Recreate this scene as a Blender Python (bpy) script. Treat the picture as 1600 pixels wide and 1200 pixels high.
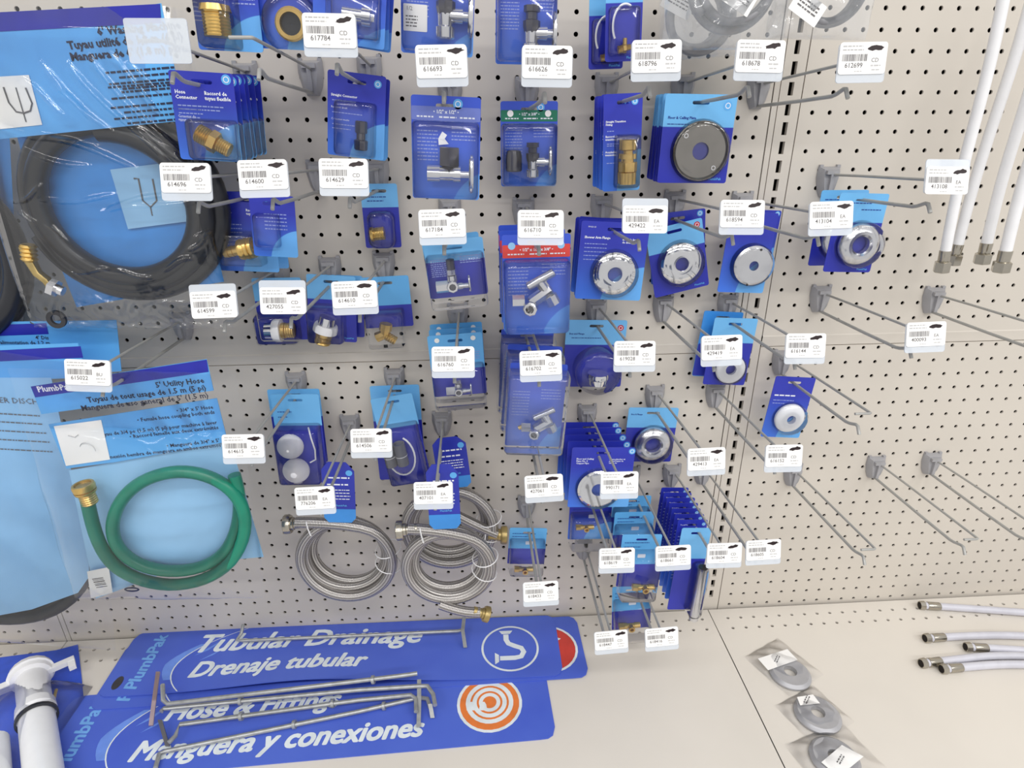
import bpy, math, random
from mathutils import Matrix, Vector, Euler
random.seed(7)
for o in list(bpy.data.objects): bpy.data.objects.remove(o)
S = bpy.context.scene
COL = S.collection
U = 0.0254            # everything below is measured in inches (pegboard pitch = 1 inch)
ZO = 60.0             # height of the pegboard datum above the floor, inches
PI = math.pi

# ------------------------------------------------------------------ camera
F = 954.14
CAM = Vector((-18.836, -35.835, -5.447))
ROT = Matrix(((0.99809449, 0.02829583, -0.05483369),
              (-0.06154209, 0.39215725, -0.91783727),
              (-0.00446754, 0.91946291, 0.39315138)))
def W(p): return Vector((p[0], p[1], p[2] + ZO)) * U
cd = bpy.data.cameras.new('camera'); cam = bpy.data.objects.new('camera', cd); COL.objects.link(cam)
cd.sensor_width = 36.0; cd.lens = F / 1600 * 36; cd.clip_start = 0.01; cd.clip_end = 50
cam.matrix_world = Matrix.Translation(W(CAM)) @ ROT.to_4x4()
S.camera = cam
# ------------------------------------------------------------------ world, lamps, exposure
S.view_settings.view_transform = 'Standard'; S.view_settings.look = 'None'
S.view_settings.gamma = 1.0; S.view_settings.use_curve_mapping = False
S.view_settings.exposure = 0.0
wd = bpy.data.worlds.new('store'); S.world = wd; wd.use_nodes = True
wd.node_tree.nodes['Background'].inputs[0].default_value = (1.0, 0.985, 0.965, 1)
wd.node_tree.nodes['Background'].inputs[1].default_value = 0.7
def lamp(x, y, z, sx, sy, power, rx=0):
    l = bpy.data.lights.new('fluorescent_tube', 'AREA'); l.shape = 'RECTANGLE'
    l.size = sx; l.size_y = sy; l.energy = power; l.color = (1.0, 0.985, 0.965)
    o = bpy.data.objects.new('fluorescent_tube', l); COL.objects.link(o)
    o.location = (x, y, z); o.rotation_euler = (rx, 0, 0)
for lx, pw in ((-1.8, 16), (-0.3, 19), (1.2, 21), (2.7, 20)):
    lamp(lx, -1.9, 3.1, 1.2, 0.22, pw)
    lamp(lx, -3.6, 3.1, 1.2, 0.22, pw)

# ------------------------------------------------------------------ pixel helpers (give a point at a chosen real depth)
def ray(x, y): return ROT @ Vector(((x - 800) / F, -(y - 600) / F, -1))
def at(x, y, Y):
    d = ray(x, y); return CAM + d * ((Y - CAM.y) / d.y)
def on(x, y, z=-40.2):
    d = ray(x, y); return CAM + d * ((z - CAM.z) / d.z)
def depth(p): return -((ROT.transposed() @ (Vector(p) - CAM)).z)
def pj(p):
    q = ROT.transposed() @ (Vector(p) - CAM); return Vector((800 + F * q.x / -q.z, 600 - F * q.y / -q.z))

# ------------------------------------------------------------------ materials
def lin(c): return tuple(((v / 255) / 12.92 if v / 255 <= 0.04045 else ((v / 255 + 0.055) / 1.055) ** 2.4) for v in c) + (1.0,)
M = {}
def newmat(name):
    m = bpy.data.materials.new(name); m.use_nodes = True; M[name] = m
    nt = m.node_tree; return m, nt, nt.nodes, nt.links, nt.nodes['Principled BSDF']
def nd(nt, typ, **kw):
    n = nt.nodes.new(typ)
    for k, v in kw.items():
        if k.startswith('i_'): n.inputs[int(k[2:]) if k[2:].isdigit() else k[2:]].default_value = v
        else: setattr(n, k, v)
    return n
def simple(name, c, rough=0.5, metal=0.0, var=0.06, scale=40, spec=0.5, bump=0.0, bscale=200, c2=None):
    m, nt, N, L, b = newmat(name)
    tc = nd(nt, 'ShaderNodeTexCoord'); nz = nd(nt, 'ShaderNodeTexNoise'); nz.inputs['Scale'].default_value = scale
    nz.inputs['Detail'].default_value = 3
    L.new(tc.outputs['Object'], nz.inputs['Vector'])
    mx = nd(nt, 'ShaderNodeMix', data_type='RGBA')
    a = lin(c); d = lin(c2) if c2 else tuple(v * (1 - var * 2.5) for v in a[:3]) + (1,)
    mx.inputs[6].default_value = d; mx.inputs[7].default_value = a
    rp = nd(nt, 'ShaderNodeMapRange'); rp.inputs[1].default_value = 0.3; rp.inputs[2].default_value = 0.6
    L.new(nz.outputs[0], rp.inputs[0]); L.new(rp.outputs[0], mx.inputs[0]); L.new(mx.outputs[2], b.inputs['Base Color'])
    b.inputs['Roughness'].default_value = rough; b.inputs['Metallic'].default_value = metal
    b.inputs['Specular IOR Level'].default_value = spec
    if bump:
        n2 = nd(nt, 'ShaderNodeTexNoise'); n2.inputs['Scale'].default_value = bscale
        L.new(tc.outputs['Object'], n2.inputs['Vector'])
        bp = nd(nt, 'ShaderNodeBump'); bp.inputs['Strength'].default_value = bump; bp.inputs['Distance'].default_value = 0.002
        L.new(n2.outputs[0], bp.inputs['Height']); L.new(bp.outputs[0], b.inputs['Normal'])
    return m
simple('beige', (210, 203, 193), 0.48, var=0.02, scale=3, spec=0.4)
simple('beige_shelf', (220, 214, 205), 0.5, var=0.025, scale=4, spec=0.35)
simple('hole_shade', (26, 20, 17), 0.9)  # near-black colour that paints the shade inside openings and behind the pegboard
simple('hook_plastic', (166, 165, 168), 0.5, var=0.05)
simple('hook_wire', (172, 172, 169), 0.42, 0.2, var=0.05)
simple('zinc', (176, 178, 178), 0.32, 0.5, var=0.1, scale=90)
simple('zinc_pink', (205, 178, 178), 0.3, 0.7)
simple('paper', (246, 245, 243), 0.55, var=0.01)
simple('ink_grey', (112, 110, 112), 0.7)
simple('ink_pale', (196, 195, 195), 0.7)
simple('ink_bar', (128, 126, 128), 0.7)
simple('ink_dark', (38, 42, 70), 0.7)
simple('marker', (30, 8, 16), 0.45)
simple('print_white', (236, 240, 250), 0.5, var=0.02)
simple('print_soft', (150, 165, 225), 0.5, var=0.02)
simple('print_blue', (24, 62, 150), 0.5)
simple('sky', (96, 176, 240), 0.35, var=0.03, scale=15)
simple('sky_pale', (150, 200, 240), 0.35, var=0.03, scale=15)
simple('azure', (62, 146, 226), 0.3, var=0.03)
simple('navy_strip', (34, 40, 165), 0.35, var=0.05)
simple('navy_card', (44, 56, 174), 0.35, var=0.06)
simple('green_strip', (22, 120, 92), 0.35)
simple('red_strip', (222, 72, 66), 0.35)
simple('grey_strip', (112, 128, 205), 0.35)
simple('red_dot', (200, 40, 60), 0.35)
simple('brass', (226, 190, 116), 0.28, 0.78, var=0.1, scale=60)
simple('brass_dull', (188, 166, 112), 0.35, 0.7, var=0.12, scale=60)
simple('chrome', (226, 226, 228), 0.08, 1.0, var=0.01)
simple('grey_cast', (176, 176, 180), 0.4, 0.25, var=0.04)
simple('chrome_soft', (222, 222, 225), 0.2, 0.92, var=0.03)
simple('nickel_dark', (112, 111, 116), 0.3, 0.85, var=0.08)
simple('nickel', (186, 180, 168), 0.22, 0.95, var=0.05)
simple('plate_metal', (150, 146, 140), 0.22, 0.9, var=0.05)
simple('white_plastic', (238, 238, 240), 0.3, var=0.015)
simple('white_gloss', (242, 243, 246), 0.14, var=0.01)
simple('white_matte', (236, 234, 238), 0.6, var=0.02)
simple('tube_grey', (120, 122, 132), 0.35, var=0.05)
simple('hose_grey', (142, 142, 146), 0.35, var=0.05)
simple('rubber', (40, 42, 48), 0.3, var=0.08, scale=20)
simple('rubber_matte', (52, 52, 56), 0.55, var=0.08)
simple('green_hose', (24, 134, 108), 0.32, var=0.05)
simple('orange', (232, 128, 62), 0.4)
simple('sign_red', (206, 66, 56), 0.4)
simple('sign_blue', (82, 108, 208), 0.36, var=0.05, scale=6, c2=(70, 94, 200))
simple('sign_light', (112, 150, 236), 0.4)
simple('icon_white', (228, 236, 240), 0.45)
simple('sky_text', (118, 176, 240), 0.4)
simple('pack_blue', (56, 92, 212), 0.3, var=0.05)

def film(name, gloss=0.10, tint=(1, 1, 1), rough=0.08, bump=0.0, bscale=60, stretch=(1, 1, 1), milky=0.0, fres=True, dist=0.004, ior=1.4):
    m, nt, N, L, b = newmat(name); out = N['Material Output']
    tr = nd(nt, 'ShaderNodeBsdfTransparent'); tr.inputs[0].default_value = tint + (1,)
    gl = nd(nt, 'ShaderNodeBsdfGlossy'); gl.inputs['Roughness'].default_value = rough; gl.inputs[0].default_value = (1, 1, 1, 1)
    fr = nd(nt, 'ShaderNodeFresnel'); fr.inputs[0].default_value = ior
    ad = nd(nt, 'ShaderNodeMath', operation='ADD', use_clamp=True); ad.inputs[1].default_value = gloss
    L.new(fr.outputs[0], ad.inputs[0])
    mx = nd(nt, 'ShaderNodeMixShader'); L.new(ad.outputs[0], mx.inputs[0]); L.new(tr.outputs[0], mx.inputs[1]); L.new(gl.outputs[0], mx.inputs[2])
    last = mx
    if milky:
        df = nd(nt, 'ShaderNodeBsdfDiffuse'); df.inputs[0].default_value = (0.86, 0.9, 0.95, 1)
        m2 = nd(nt, 'ShaderNodeMixShader'); m2.inputs[0].default_value = milky
        L.new(mx.outputs[0], m2.inputs[1]); L.new(df.outputs[0], m2.inputs[2]); last = m2
    L.new(last.outputs[0], out.inputs[0])
    if bump:
        tc = nd(nt, 'ShaderNodeTexCoord'); mp = nd(nt, 'ShaderNodeMapping'); mp.inputs['Scale'].default_value = stretch
        mp.inputs['Rotation'].default_value = (0, 0.6, 0)
        nz = nd(nt, 'ShaderNodeTexNoise'); nz.inputs['Scale'].default_value = bscale; nz.inputs['Detail'].default_value = 2
        nz.inputs['Distortion'].default_value = 0.6
        bp = nd(nt, 'ShaderNodeBump'); bp.inputs['Strength'].default_value = bump; bp.inputs['Distance'].default_value = dist
        L.new(tc.outputs['Object'], mp.inputs[0]); L.new(mp.outputs[0], nz.inputs['Vector']); L.new(nz.outputs[0], bp.inputs['Height'])
        for t in (gl, fr): L.new(bp.outputs[0], t.inputs['Normal'])
film('clear', 0.02, (0.985, 0.99, 1.0), 0.06)
film('clear_pack', 0.05, (0.93, 0.95, 0.98), 0.1, 0.25, 60, milky=0.05)
film('bag', 0.05, (0.985, 0.99, 0.995), 0.1, 0.5, 24, (1, 1, 0.2), dist=0.006, ior=1.3)
film('bag_soft', 0.0, (0.99, 0.99, 0.995), 0.1, 0.8, 20, (1, 1, 0.5), milky=0.02, ior=1.25)
film('bag_grey', 0.07, (0.95, 0.955, 0.965), 0.09, 1.0, 34, milky=0.16, dist=0.008)  # milky share also paints the white glare on the film
film('holder', 0.03, (0.88, 0.92, 0.97), 0.2, milky=0.55)
film('holder_frost', 0.03, (0.92, 0.96, 0.99), 0.25, milky=0.48)

def card_mat(name, style):
    m, nt, N, L, b = newmat(name)
    uv = nd(nt, 'ShaderNodeUVMap'); sx = nd(nt, 'ShaderNodeSeparateXYZ'); L.new(uv.outputs[0], sx.inputs[0])
    b.inputs['Roughness'].default_value = 0.3
    def mix(f, c1, c2):
        x = nd(nt, 'ShaderNodeMix', data_type='RGBA'); L.new(f, x.inputs[0])
        for i, c in ((6, c1), (7, c2)):
            if isinstance(c, tuple): x.inputs[i].default_value = lin(c)
            else: L.new(c, x.inputs[i])
        return x.outputs[2]
    def rng(s, a, c):
        r = nd(nt, 'ShaderNodeMapRange'); r.inputs[1].default_value = a; r.inputs[2].default_value = c; L.new(s, r.inputs[0]); return r.outputs[0]
    if style == 'navy' or style == 'blue':
        top, bot, arc = ((46, 56, 178), (62, 118, 226), (102, 174, 242)) if style == 'navy' else ((58, 88, 205), (70, 120, 226), (94, 158, 240))
        base = mix(rng(sx.outputs[1], 0.7, 0.0), top, bot)
        cv = nd(nt, 'ShaderNodeCombineXYZ'); mu = nd(nt, 'ShaderNodeMath', operation='MULTIPLY'); mu.inputs[1].default_value = 0.7
        L.new(sx.outputs[0], mu.inputs[0]); L.new(mu.outputs[0], cv.inputs[0]); L.new(sx.outputs[1], cv.inputs[1])
        ds = nd(nt, 'ShaderNodeVectorMath', operation='DISTANCE'); L.new(cv.outputs[0], ds.inputs[0])
        ds.inputs[1].default_value = (0.78, -0.06, 0) if style == 'navy' else (0.9, -0.2, 0)
        col = mix(rng(ds.outputs['Value'], 0.515, 0.505), base, arc)
    elif style == 'band':
        col = mix(rng(sx.outputs[1], 0.635, 0.645), (42, 50, 170), (112, 184, 238))
    elif style == 'band_low':
        col = mix(rng(sx.outputs[1], 0.435, 0.445), (42, 50, 170), (98, 176, 234))
    L.new(col, b.inputs['Base Color'])
for s in ('navy', 'blue', 'band', 'band_low'): card_mat('card_' + s, s)

def braid_mat():
    m, nt, N, L, b = newmat('braid')
    uv = nd(nt, 'ShaderNodeUVMap'); sx = nd(nt, 'ShaderNodeSeparateXYZ'); L.new(uv.outputs[0], sx.inputs[0])
    def mth(op, a, c):
        n = nd(nt, 'ShaderNodeMath', operation=op)
        for i, v in ((0, a), (1, c)):
            if v is None: continue
            if isinstance(v, (int, float)): n.inputs[i].default_value = v
            else: L.new(v, n.inputs[i])
        return n.outputs[0]
    u = mth('MULTIPLY', sx.outputs[0], 34.0); v = mth('MULTIPLY', sx.outputs[1], 2 * PI * 6)
    a = mth('SINE', mth('ADD', u, v), None); c = mth('SINE', mth('SUBTRACT', u, v), None)
    h = mth('MULTIPLY', a, c)
    r = nd(nt, 'ShaderNodeMapRange'); r.inputs[1].default_value = -0.6; r.inputs[2].default_value = 0.6; L.new(h, r.inputs[0])
    x = nd(nt, 'ShaderNodeMix', data_type='RGBA'); x.inputs[6].default_value = lin((112, 108, 108)); x.inputs[7].default_value = lin((214, 210, 206))
    L.new(r.outputs[0], x.inputs[0]); L.new(x.outputs[2], b.inputs['Base Color'])
    bp = nd(nt, 'ShaderNodeBump'); bp.inputs['Strength'].default_value = 0.5; bp.inputs['Distance'].default_value = 0.001
    L.new(r.outputs[0], bp.inputs['Height']); L.new(bp.outputs[0], b.inputs['Normal'])
    b.inputs['Metallic'].default_value = 0.75; b.inputs['Roughness'].default_value = 0.34
braid_mat()

# ------------------------------------------------------------------ object helpers
def tag(o, label=None, cat=None, group=None, kind=None):
    if label: o['label'] = label
    if cat: o['category'] = cat
    if group: o['group'] = group
    if kind: o['kind'] = kind
    return o
def thing(name, label, cat, loc, rot=(0, 0, 0), group=None):
    o = bpy.data.objects.new(name, None); COL.objects.link(o); o.empty_display_size = 0.02
    o.location = W(loc); o.rotation_euler = rot
    return tag(o, label, cat, group)
def part(name, me, parent, loc=(0, 0, 0), rot=(0, 0, 0), label=None):
    o = bpy.data.objects.new(name, me); COL.objects.link(o); o.parent = parent
    o.location = Vector(loc) * U; o.rotation_euler = rot
    if label: o['label'] = label
    return o
def copy_tree(o, parent=None):
    c = o.copy(); COL.objects.link(c); c.parent = parent
    for ch in o.children: copy_tree(ch, c)
    return c

class MB:
    """collects shapes, in inches"""
    def __init__(s): s.v = []; s.f = []; s.uv = []
    def add(s, vs, fs, mtx=None, uvs=None):
        k = len(s.v)
        s.v += [tuple((mtx @ Vector(p)) if mtx else p) for p in vs]
        s.f += [tuple(i + k for i in f) for f in fs]
        s.uv += uvs if uvs else [[(0, 0)] * len(f) for f in fs]
        return s
    def box(s, c, d, mtx=None):
        x, y, z = c; a, b, e = d[0] / 2, d[1] / 2, d[2] / 2
        vs = [(x + i * a, y + j * b, z + k * e) for i in (-1, 1) for j in (-1, 1) for k in (-1, 1)]
        return s.add(vs, [(0, 1, 3, 2), (4, 6, 7, 5), (0, 4, 5, 1), (2, 3, 7, 6), (0, 2, 6, 4), (1, 5, 7, 3)], mtx)
    def quad(s, x, z, w, h, y=0.0):
        return s.add([(x - w / 2, y, z - h / 2), (x + w / 2, y, z - h / 2), (x + w / 2, y, z + h / 2), (x - w / 2, y, z + h / 2)], [(0, 1, 2, 3)])
    def lathe(s, prof, mtx=None, seg=24, cap=True):
        """profile (height, radius) turned about local z"""
        vs, fs = [], []
        for h, r in prof:
            for i in range(seg):
                t = 2 * PI * i / seg; vs.append((r * math.cos(t), r * math.sin(t), h))
        n = len(prof)
        for j in range(n - 1):
            for i in range(seg):
                k = (i + 1) % seg; fs.append((j * seg + i, j * seg + k, (j + 1) * seg + k, (j + 1) * seg + i))
        if cap:
            fs.append(tuple(range(seg - 1, -1, -1))); fs.append(tuple((n - 1) * seg + i for i in range(seg)))
        return s.add(vs, fs, mtx)
    def tube(s, path, r, seg=8, cap=True, closed=False):
        P = [Vector(p) for p in path]; n = len(P); vs, fs, uvs = [], [], []
        up = None; L = 0; Ls = []
        rr = r if isinstance(r, (list, tuple)) else [r] * n
        for i in range(n):
            if closed: t = P[(i + 1) % n] - P[i - 1]
            else: t = P[min(i + 1, n - 1)] - P[max(i - 1, 0)]
            t.normalize()
            if up is None:
                a = Vector((0, 0, 1)) if abs(t.z) < 0.9 else Vector((1, 0, 0))
                up = (a - t * a.dot(t)).normalized()
            else: up = (up - t * up.dot(t)).normalized()
            sd = t.cross(up)
            if i: L += (P[i] - P[i - 1]).length
            Ls.append(L)
            for k in range(seg):
                q = 2 * PI * k / seg; vs.append(tuple(P[i] + (up * math.cos(q) + sd * math.sin(q)) * rr[i]))
        for i in range(n if closed else n - 1):
            j = (i + 1) % n
            for k in range(seg):
                l = (k + 1) % seg
                fs.append((i * seg + k, j * seg + k, j * seg + l, i * seg + l)[::-1])
                a, c = Ls[i], Ls[j] if j else L
                uvs.append([(a, k / seg), (c, k / seg), (c, (k + 1) / seg), (a, (k + 1) / seg)][::-1])
        if cap and not closed:
            fs.append(tuple(range(seg))); uvs.append([(0, 0)] * seg)
            fs.append(tuple((n - 1) * seg + k for k in range(seg - 1, -1, -1))); uvs.append([(0, 0)] * seg)
        return s.add(vs, fs, None, uvs)
    def build(s, mat, name='shape', smooth=True, ang=38):
        me = bpy.data.meshes.new(name)
        me.from_pydata([(x * U, y * U, z * U) for x, y, z in s.v], [], s.f)
        ul = me.uv_layers.new(name='UVMap')
        flat = [c for f in s.uv for p in f for c in p]
        ul.data.foreach_set('uv', flat)
        me.materials.append(M[mat])
        if smooth:
            me.polygons.foreach_set('use_smooth', [True] * len(me.polygons))
            me.set_sharp_from_angle(angle=math.radians(ang))
        me.update(); return me
def mtx(loc=(0, 0, 0), rot=(0, 0, 0), sc=1):
    return Matrix.Translation(Vector(loc)) @ Euler(rot).to_matrix().to_4x4() @ Matrix.Diagonal(Vector((sc, sc, sc, 1) if not isinstance(sc, tuple) else sc + (1,)))
OUT = (PI / 2, 0, 0)       # turn local +z of a lathe towards the viewer (-y)

_tc = {}
RX90 = Matrix.Rotation(PI / 2, 4, 'X')
def text(body, size, mat, bold=0.0, shear=0.0, align='CENTER', res=1, rot=0, space=1.0):
    k = (body, size, mat, bold, shear, align, rot, space); heavy = 0
    if bold >= .02: heavy, bold = bold, 0.0
    if k in _tc: return _tc[k]
    cu = bpy.data.curves.new('lettering', 'FONT'); cu.body = body; cu.size = size * U; cu.offset = bold * U; cu.shear = shear
    cu.align_x = align; cu.align_y = 'CENTER'; cu.resolution_u = res; cu.fill_mode = 'FRONT'; cu.space_line = space
    ob = bpy.data.objects.new('lettering', cu)
    me = bpy.data.meshes.new_from_object(ob)
    bpy.data.objects.remove(ob); bpy.data.curves.remove(cu)
    if heavy:
        n = len(me.vertices); co = [v.co.copy() for v in me.vertices]; fs = [tuple(p.vertices) for p in me.polygons]; vs, ff = [], []
        for i, (dx, dz) in enumerate(((0, 0), (1, 0), (-1, 0), (0, .8), (0, -.8), (.7, .6), (-.7, .6), (.7, -.6), (-.7, -.6))):
            vs += [(c.x + dx * heavy * U, c.y + dz * heavy * U, c.z + i * 2e-6) for c in co]; ff += [tuple(q + i * n for q in f) for f in fs]
        me = bpy.data.meshes.new('lettering'); me.from_pydata(vs, [], ff)
    me.transform(RX90 @ Matrix.Rotation(rot, 4, 'Z')); me.materials.clear(); me.materials.append(M[mat])
    _tc[k] = me; return me
def rrect(w, h, r, n=4, cx=0, cz=0):
    pts = []
    for sx, sz, a0 in ((1, 1, 0), (-1, 1, PI / 2), (-1, -1, PI), (1, -1, 1.5 * PI)):
        for i in range(n + 1):
            a = a0 + PI / 2 * i / n
            pts.append((cx + sx * (w / 2 - r) + r * math.cos(a), cz + sz * (h / 2 - r) + r * math.sin(a)))
    return pts
def circ(r, cx=0, cz=0, n=28): return [(cx + r * math.cos(2 * PI * i / n), cz + r * math.sin(2 * PI * i / n)) for i in range(n)]
def plate(outlines, thick, mat, w=1.0, h=1.0, ox=0.0, oz=0.0):
    """flat sheet with holes, standing in local XZ, front face towards -y; UV 0..1 over w x h"""
    cu = bpy.data.curves.new('sheet', 'CURVE'); cu.dimensions = '2D'; cu.fill_mode = 'BOTH' if thick else 'FRONT'; cu.extrude = thick / 2 * U
    for pts in outlines:
        sp = cu.splines.new('POLY'); sp.points.add(len(pts) - 1); sp.use_cyclic_u = True
        for p, q in zip(sp.points, pts): p.co = (q[0] * U, q[1] * U, 0, 1)
    ob = bpy.data.objects.new('sheet', cu); me = bpy.data.meshes.new_from_object(ob)
    bpy.data.objects.remove(ob); bpy.data.curves.remove(cu)
    me.transform(RX90); me.materials.clear(); me.materials.append(M[mat])
    if not me.uv_layers: me.uv_layers.new(name='UVMap')
    ul = me.uv_layers[0]; ul.name = 'UVMap'
    for l in me.loops:
        co = me.vertices[l.vertex_index].co
        ul.data[l.index].uv = ((co.x / U - ox) / w + 0.5, (co.z / U - oz) / h + 0.5)
    return me
def dashes(rows, mat, seed=1):
    """lines of fine print too small to read: rows = (x0, x1, z, height)"""
    rn = random.Random(seed); b = MB()
    for x0, x1, z, h in rows:
        x = x0
        while x < x1 - 0.02:
            w = min(h * rn.uniform(1.2, 4.0), x1 - x)
            b.quad(x + w / 2, z, w, h); x += w + h * 0.7
    return b.build(mat, smooth=False)

# ------------------------------------------------------------------ setting: pegboard, uprights, shelf
def hole_sheet(xs, zs, x0, x1, z0, z1, shape, thick):
    b = MB(); vs, fs = [], []
    n = len(shape)
    ex = [x0] + [(a + c) / 2 for a, c in zip(xs, xs[1:])] + [x1]
    ez = [z0] + [(a + c) / 2 for a, c in zip(zs, zs[1:])] + [z1]
    for i, X in enumerate(xs):
        for j, Z in enumerate(zs):
            k = len(vs); a, c, e, g = ex[i], ex[i + 1], ez[j], ez[j + 1]
            vs += [(a, 0, e), (c, 0, e), (c, 0, g), (a, 0, g)]
            vs += [(X + p, 0, Z + q) for p, q in shape] + [(X + p, thick, Z + q) for p, q in shape]
            h = [k + 4 + t for t in range(n)]; hb = [k + 4 + n + t for t in range(n)]
            if n == 8:      # shape begins at -22.5 degrees, counter-clockwise
                fs += [(k + 1, k + 2, h[1], h[0]), (k + 2, h[2], h[1]), (k + 2, k + 3, h[3], h[2]), (k + 3, h[4], h[3]),
                       (k + 3, k, h[5], h[4]), (k, h[6], h[5]), (k, k + 1, h[7], h[6]), (k + 1, h[0], h[7])]
            else:           # rectangle bl, br, tr, tl
                fs += [(k, k + 1, h[1], h[0]), (k + 1, k + 2, h[2], h[1]), (k + 2, k + 3, h[3], h[2]), (k + 3, k, h[0], h[3])]
            for t in range(n):
                u = (t + 1) % n; fs.append((h[t], h[u], hb[u], hb[t]))
    b.add(vs, fs)
    for q in ([(x0, 0, z0), (x1, 0, z0), (x1, thick, z0), (x0, thick, z0)], [(x0, 0, z1), (x0, thick, z1), (x1, thick, z1), (x1, 0, z1)],
              [(x0, 0, z0), (x0, thick, z0), (x0, thick, z1), (x0, 0, z1)], [(x1, 0, z0), (x1, 0, z1), (x1, thick, z1), (x1, thick, z0)]):
        b.add(q, [(0, 1, 2, 3)])
    return b
HOLE = [(0.125 * math.cos(PI / 8 * (2 * i - 1)), 0.125 * math.sin(PI / 8 * (2 * i - 1))) for i in range(8)]
def struct(name, me, label):
    o = bpy.data.objects.new(name, me); COL.objects.link(o); o.location = (0, 0, ZO * U)
    return tag(o, label, kind='structure')
LX = sorted(-13.3 - 1.0145 * n for n in range(-10, 36)); RXs = [float(c) for c in range(0, 34)]
PAN = [('wall_back_upper_left', LX, sorted(-4.25 - n for n in range(-8, 14)), -49.2, -2.42, -18.35, 4.6, 'upper left beige pegboard panel'),
       ('wall_back_upper_right', RXs, sorted(-0.0 - n for n in range(-4, 18)), -0.72, 33.6, -17.95, 4.6, 'upper right beige pegboard panel'),
       ('wall_back_lower_left', LX, sorted(-19.4 - 1.012 * n for n in range(0, 22)), -49.2, -2.42, -42.0, -19.05, 'lower left beige pegboard panel'),
       ('wall_back_lower_right', [c + 0.138 for c in RXs], sorted(-18.94 - 1.0 * n for n in range(0, 22)), -0.72, 33.6, -42.0, -18.72, 'lower right beige pegboard panel'),
       ('wall_back_far_left', sorted(-50.6 - 1.0145 * n for n in range(0, 14)), sorted(-4.25 - n for n in range(-8, 38)), -64.5, -49.62, -42.6, 4.6, 'beige pegboard panel at far left')]
for nm, xs, zs, a, c, e, g, lb in PAN:
    xs = [x for x in xs if a + 0.2 < x < c - 0.2]
    struct(nm, hole_sheet(xs, zs, a, c, e, g, HOLE, 0.1).build('beige', smooth=False), lb)
struct('wall_shade_backing', MB().box((-15, 0.9, -19), (100, 0.2, 47)).build('hole_shade', smooth=False), 'dark sheet painting the shade behind the pegboard')  # dark sheet added so the peg holes look shaded
# rolled lips where upper and lower panels meet
for nm, a, c, zt, zb in (('trim_1', -49.2, -2.42, -18.35, -19.05), ('trim_2', -0.72, 33.6, -17.95, -18.72)):
    b = MB(); pr = [(0.0, zt), (-0.05, zt - 0.06), (-0.02, zt - 0.35), (-0.02, zb + 0.06), (0.08, zb + 0.02), (0.1, zb)]
    vs = [(x, y, z) for x in (a, c) for y, z in pr]; k = len(pr)
    b.add(vs, [(i + k, i, i + 1, i + k + 1)[::-1] for i in range(k - 1)])
    struct(nm, b.build('beige', ang=20), 'plain rolled lip between the pegboard panels')
slots = [-2.81 - n for n in range(-6, 37)]
rect = [(-0.145, -0.33), (0.145, -0.33), (0.145, 0.33), (-0.145, 0.33)]
struct('trim_3', hole_sheet([-1.42], sorted(slots), -2.0, -0.78, -42, 4.6, rect, 0.25).build('beige', smooth=False), 'slotted beige upright post between the panels')
struct('trim_4', MB().box((-2.2, 0.05, -18.7), (0.3, 0.1, 46.6)).build('beige', smooth=False), 'narrow beige strip beside the slotted post')
struct('trim_5', MB().box((-49.41, 0.05, -18.7), (0.3, 0.1, 46.6)).build('beige', smooth=False), 'narrow beige strip at the far left seam')
# shelf decks with two rows of holes along the back
ROTX = Matrix.Rotation(-PI / 2, 4, 'X')
def deck(name, x0, x1, holes, y_off, lb):
    b = hole_sheet([x for x in holes if x0 + .2 < x < x1 - .2], [-2.13, -1.13], x0, x1, -2.6, -0.2, HOLE, 0.12)
    b.add([(x0, 0, -22), (x1, 0, -22), (x1, 0, -2.6), (x0, 0, -2.6)], [(0, 1, 2, 3)])
    b.add([(x0, 0, -22), (x0, 1.4, -22), (x1, 1.4, -22), (x1, 0, -22)], [(0, 1, 2, 3)])
    b.add([(x0, 1.4, -22), (x0, 1.4, -.2), (x1, 1.4, -.2), (x1, 1.4, -22)], [(0, 1, 2, 3)])
    me = b.build('beige_shelf', smooth=False); me.transform(ROTX)
    o = struct(name, me, lb); o.location = Vector((0, 0, ZO - 40.2)) * U
deck('floor_shelf_right', -1.55, 33.6, [c - 0.374 for c in range(-2, 34)], 0, 'cream base shelf on the right')
deck('floor_shelf_left', -49.4, -1.62, sorted(-1.62 - 0.75 - 1.0145 * n for n in range(0, 48)), 0, 'cream base shelf on the left')
deck('floor_shelf_far_left', -64.5, -49.47, sorted(-50.4 - 1.0145 * n for n in range(0, 14)), 0, 'cream base shelf at far left')

# ------------------------------------------------------------------ peg hooks with price labels
def hook_plate():
    b = MB(); o = [(-.62, .78), (.62, .78), (.64, .2), (.5, -.45), (.3, -.86), (-.3, -.86), (-.5, -.45), (-.64, .2)]
    i = [(-.44, .66), (.44, .66), (.42, .2), (.3, -.4), (.17, -.76), (-.17, -.76), (-.3, -.4), (-.42, .2)]
    n = 8; dep = [-.42, -.42, -.5, -.5, -.42, -.42, -.5, -.5]
    vs = [(x, -.01, z) for x, z in o] + [(x, -.13, z) for x, z in o] + [(x, d, z) for (x, z), d in zip(i, dep)]
    fs = []
    for r in (0, 1):
        for t in range(n):
            u = (t + 1) % n; fs.append((r * n + t, r * n + u, (r + 1) * n + u, (r + 1) * n + t))
    fs.append(tuple(range(2 * n, 3 * n))[::1])
    b.add(vs, [f[::-1] for f in fs[:-1]] + [fs[-1][::-1]])
    b.box((0, -.46, -.05), (.2, .36, 1.2)); b.box((0, -.5, .5), (.7, .3, .2))
    for s in (-1, 1): b.box((s * .5, -.08, .82), (.2, .22, .14))
    return b.build('hook_plastic', ang=30)
ME_PLATE = hook_plate()
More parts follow.
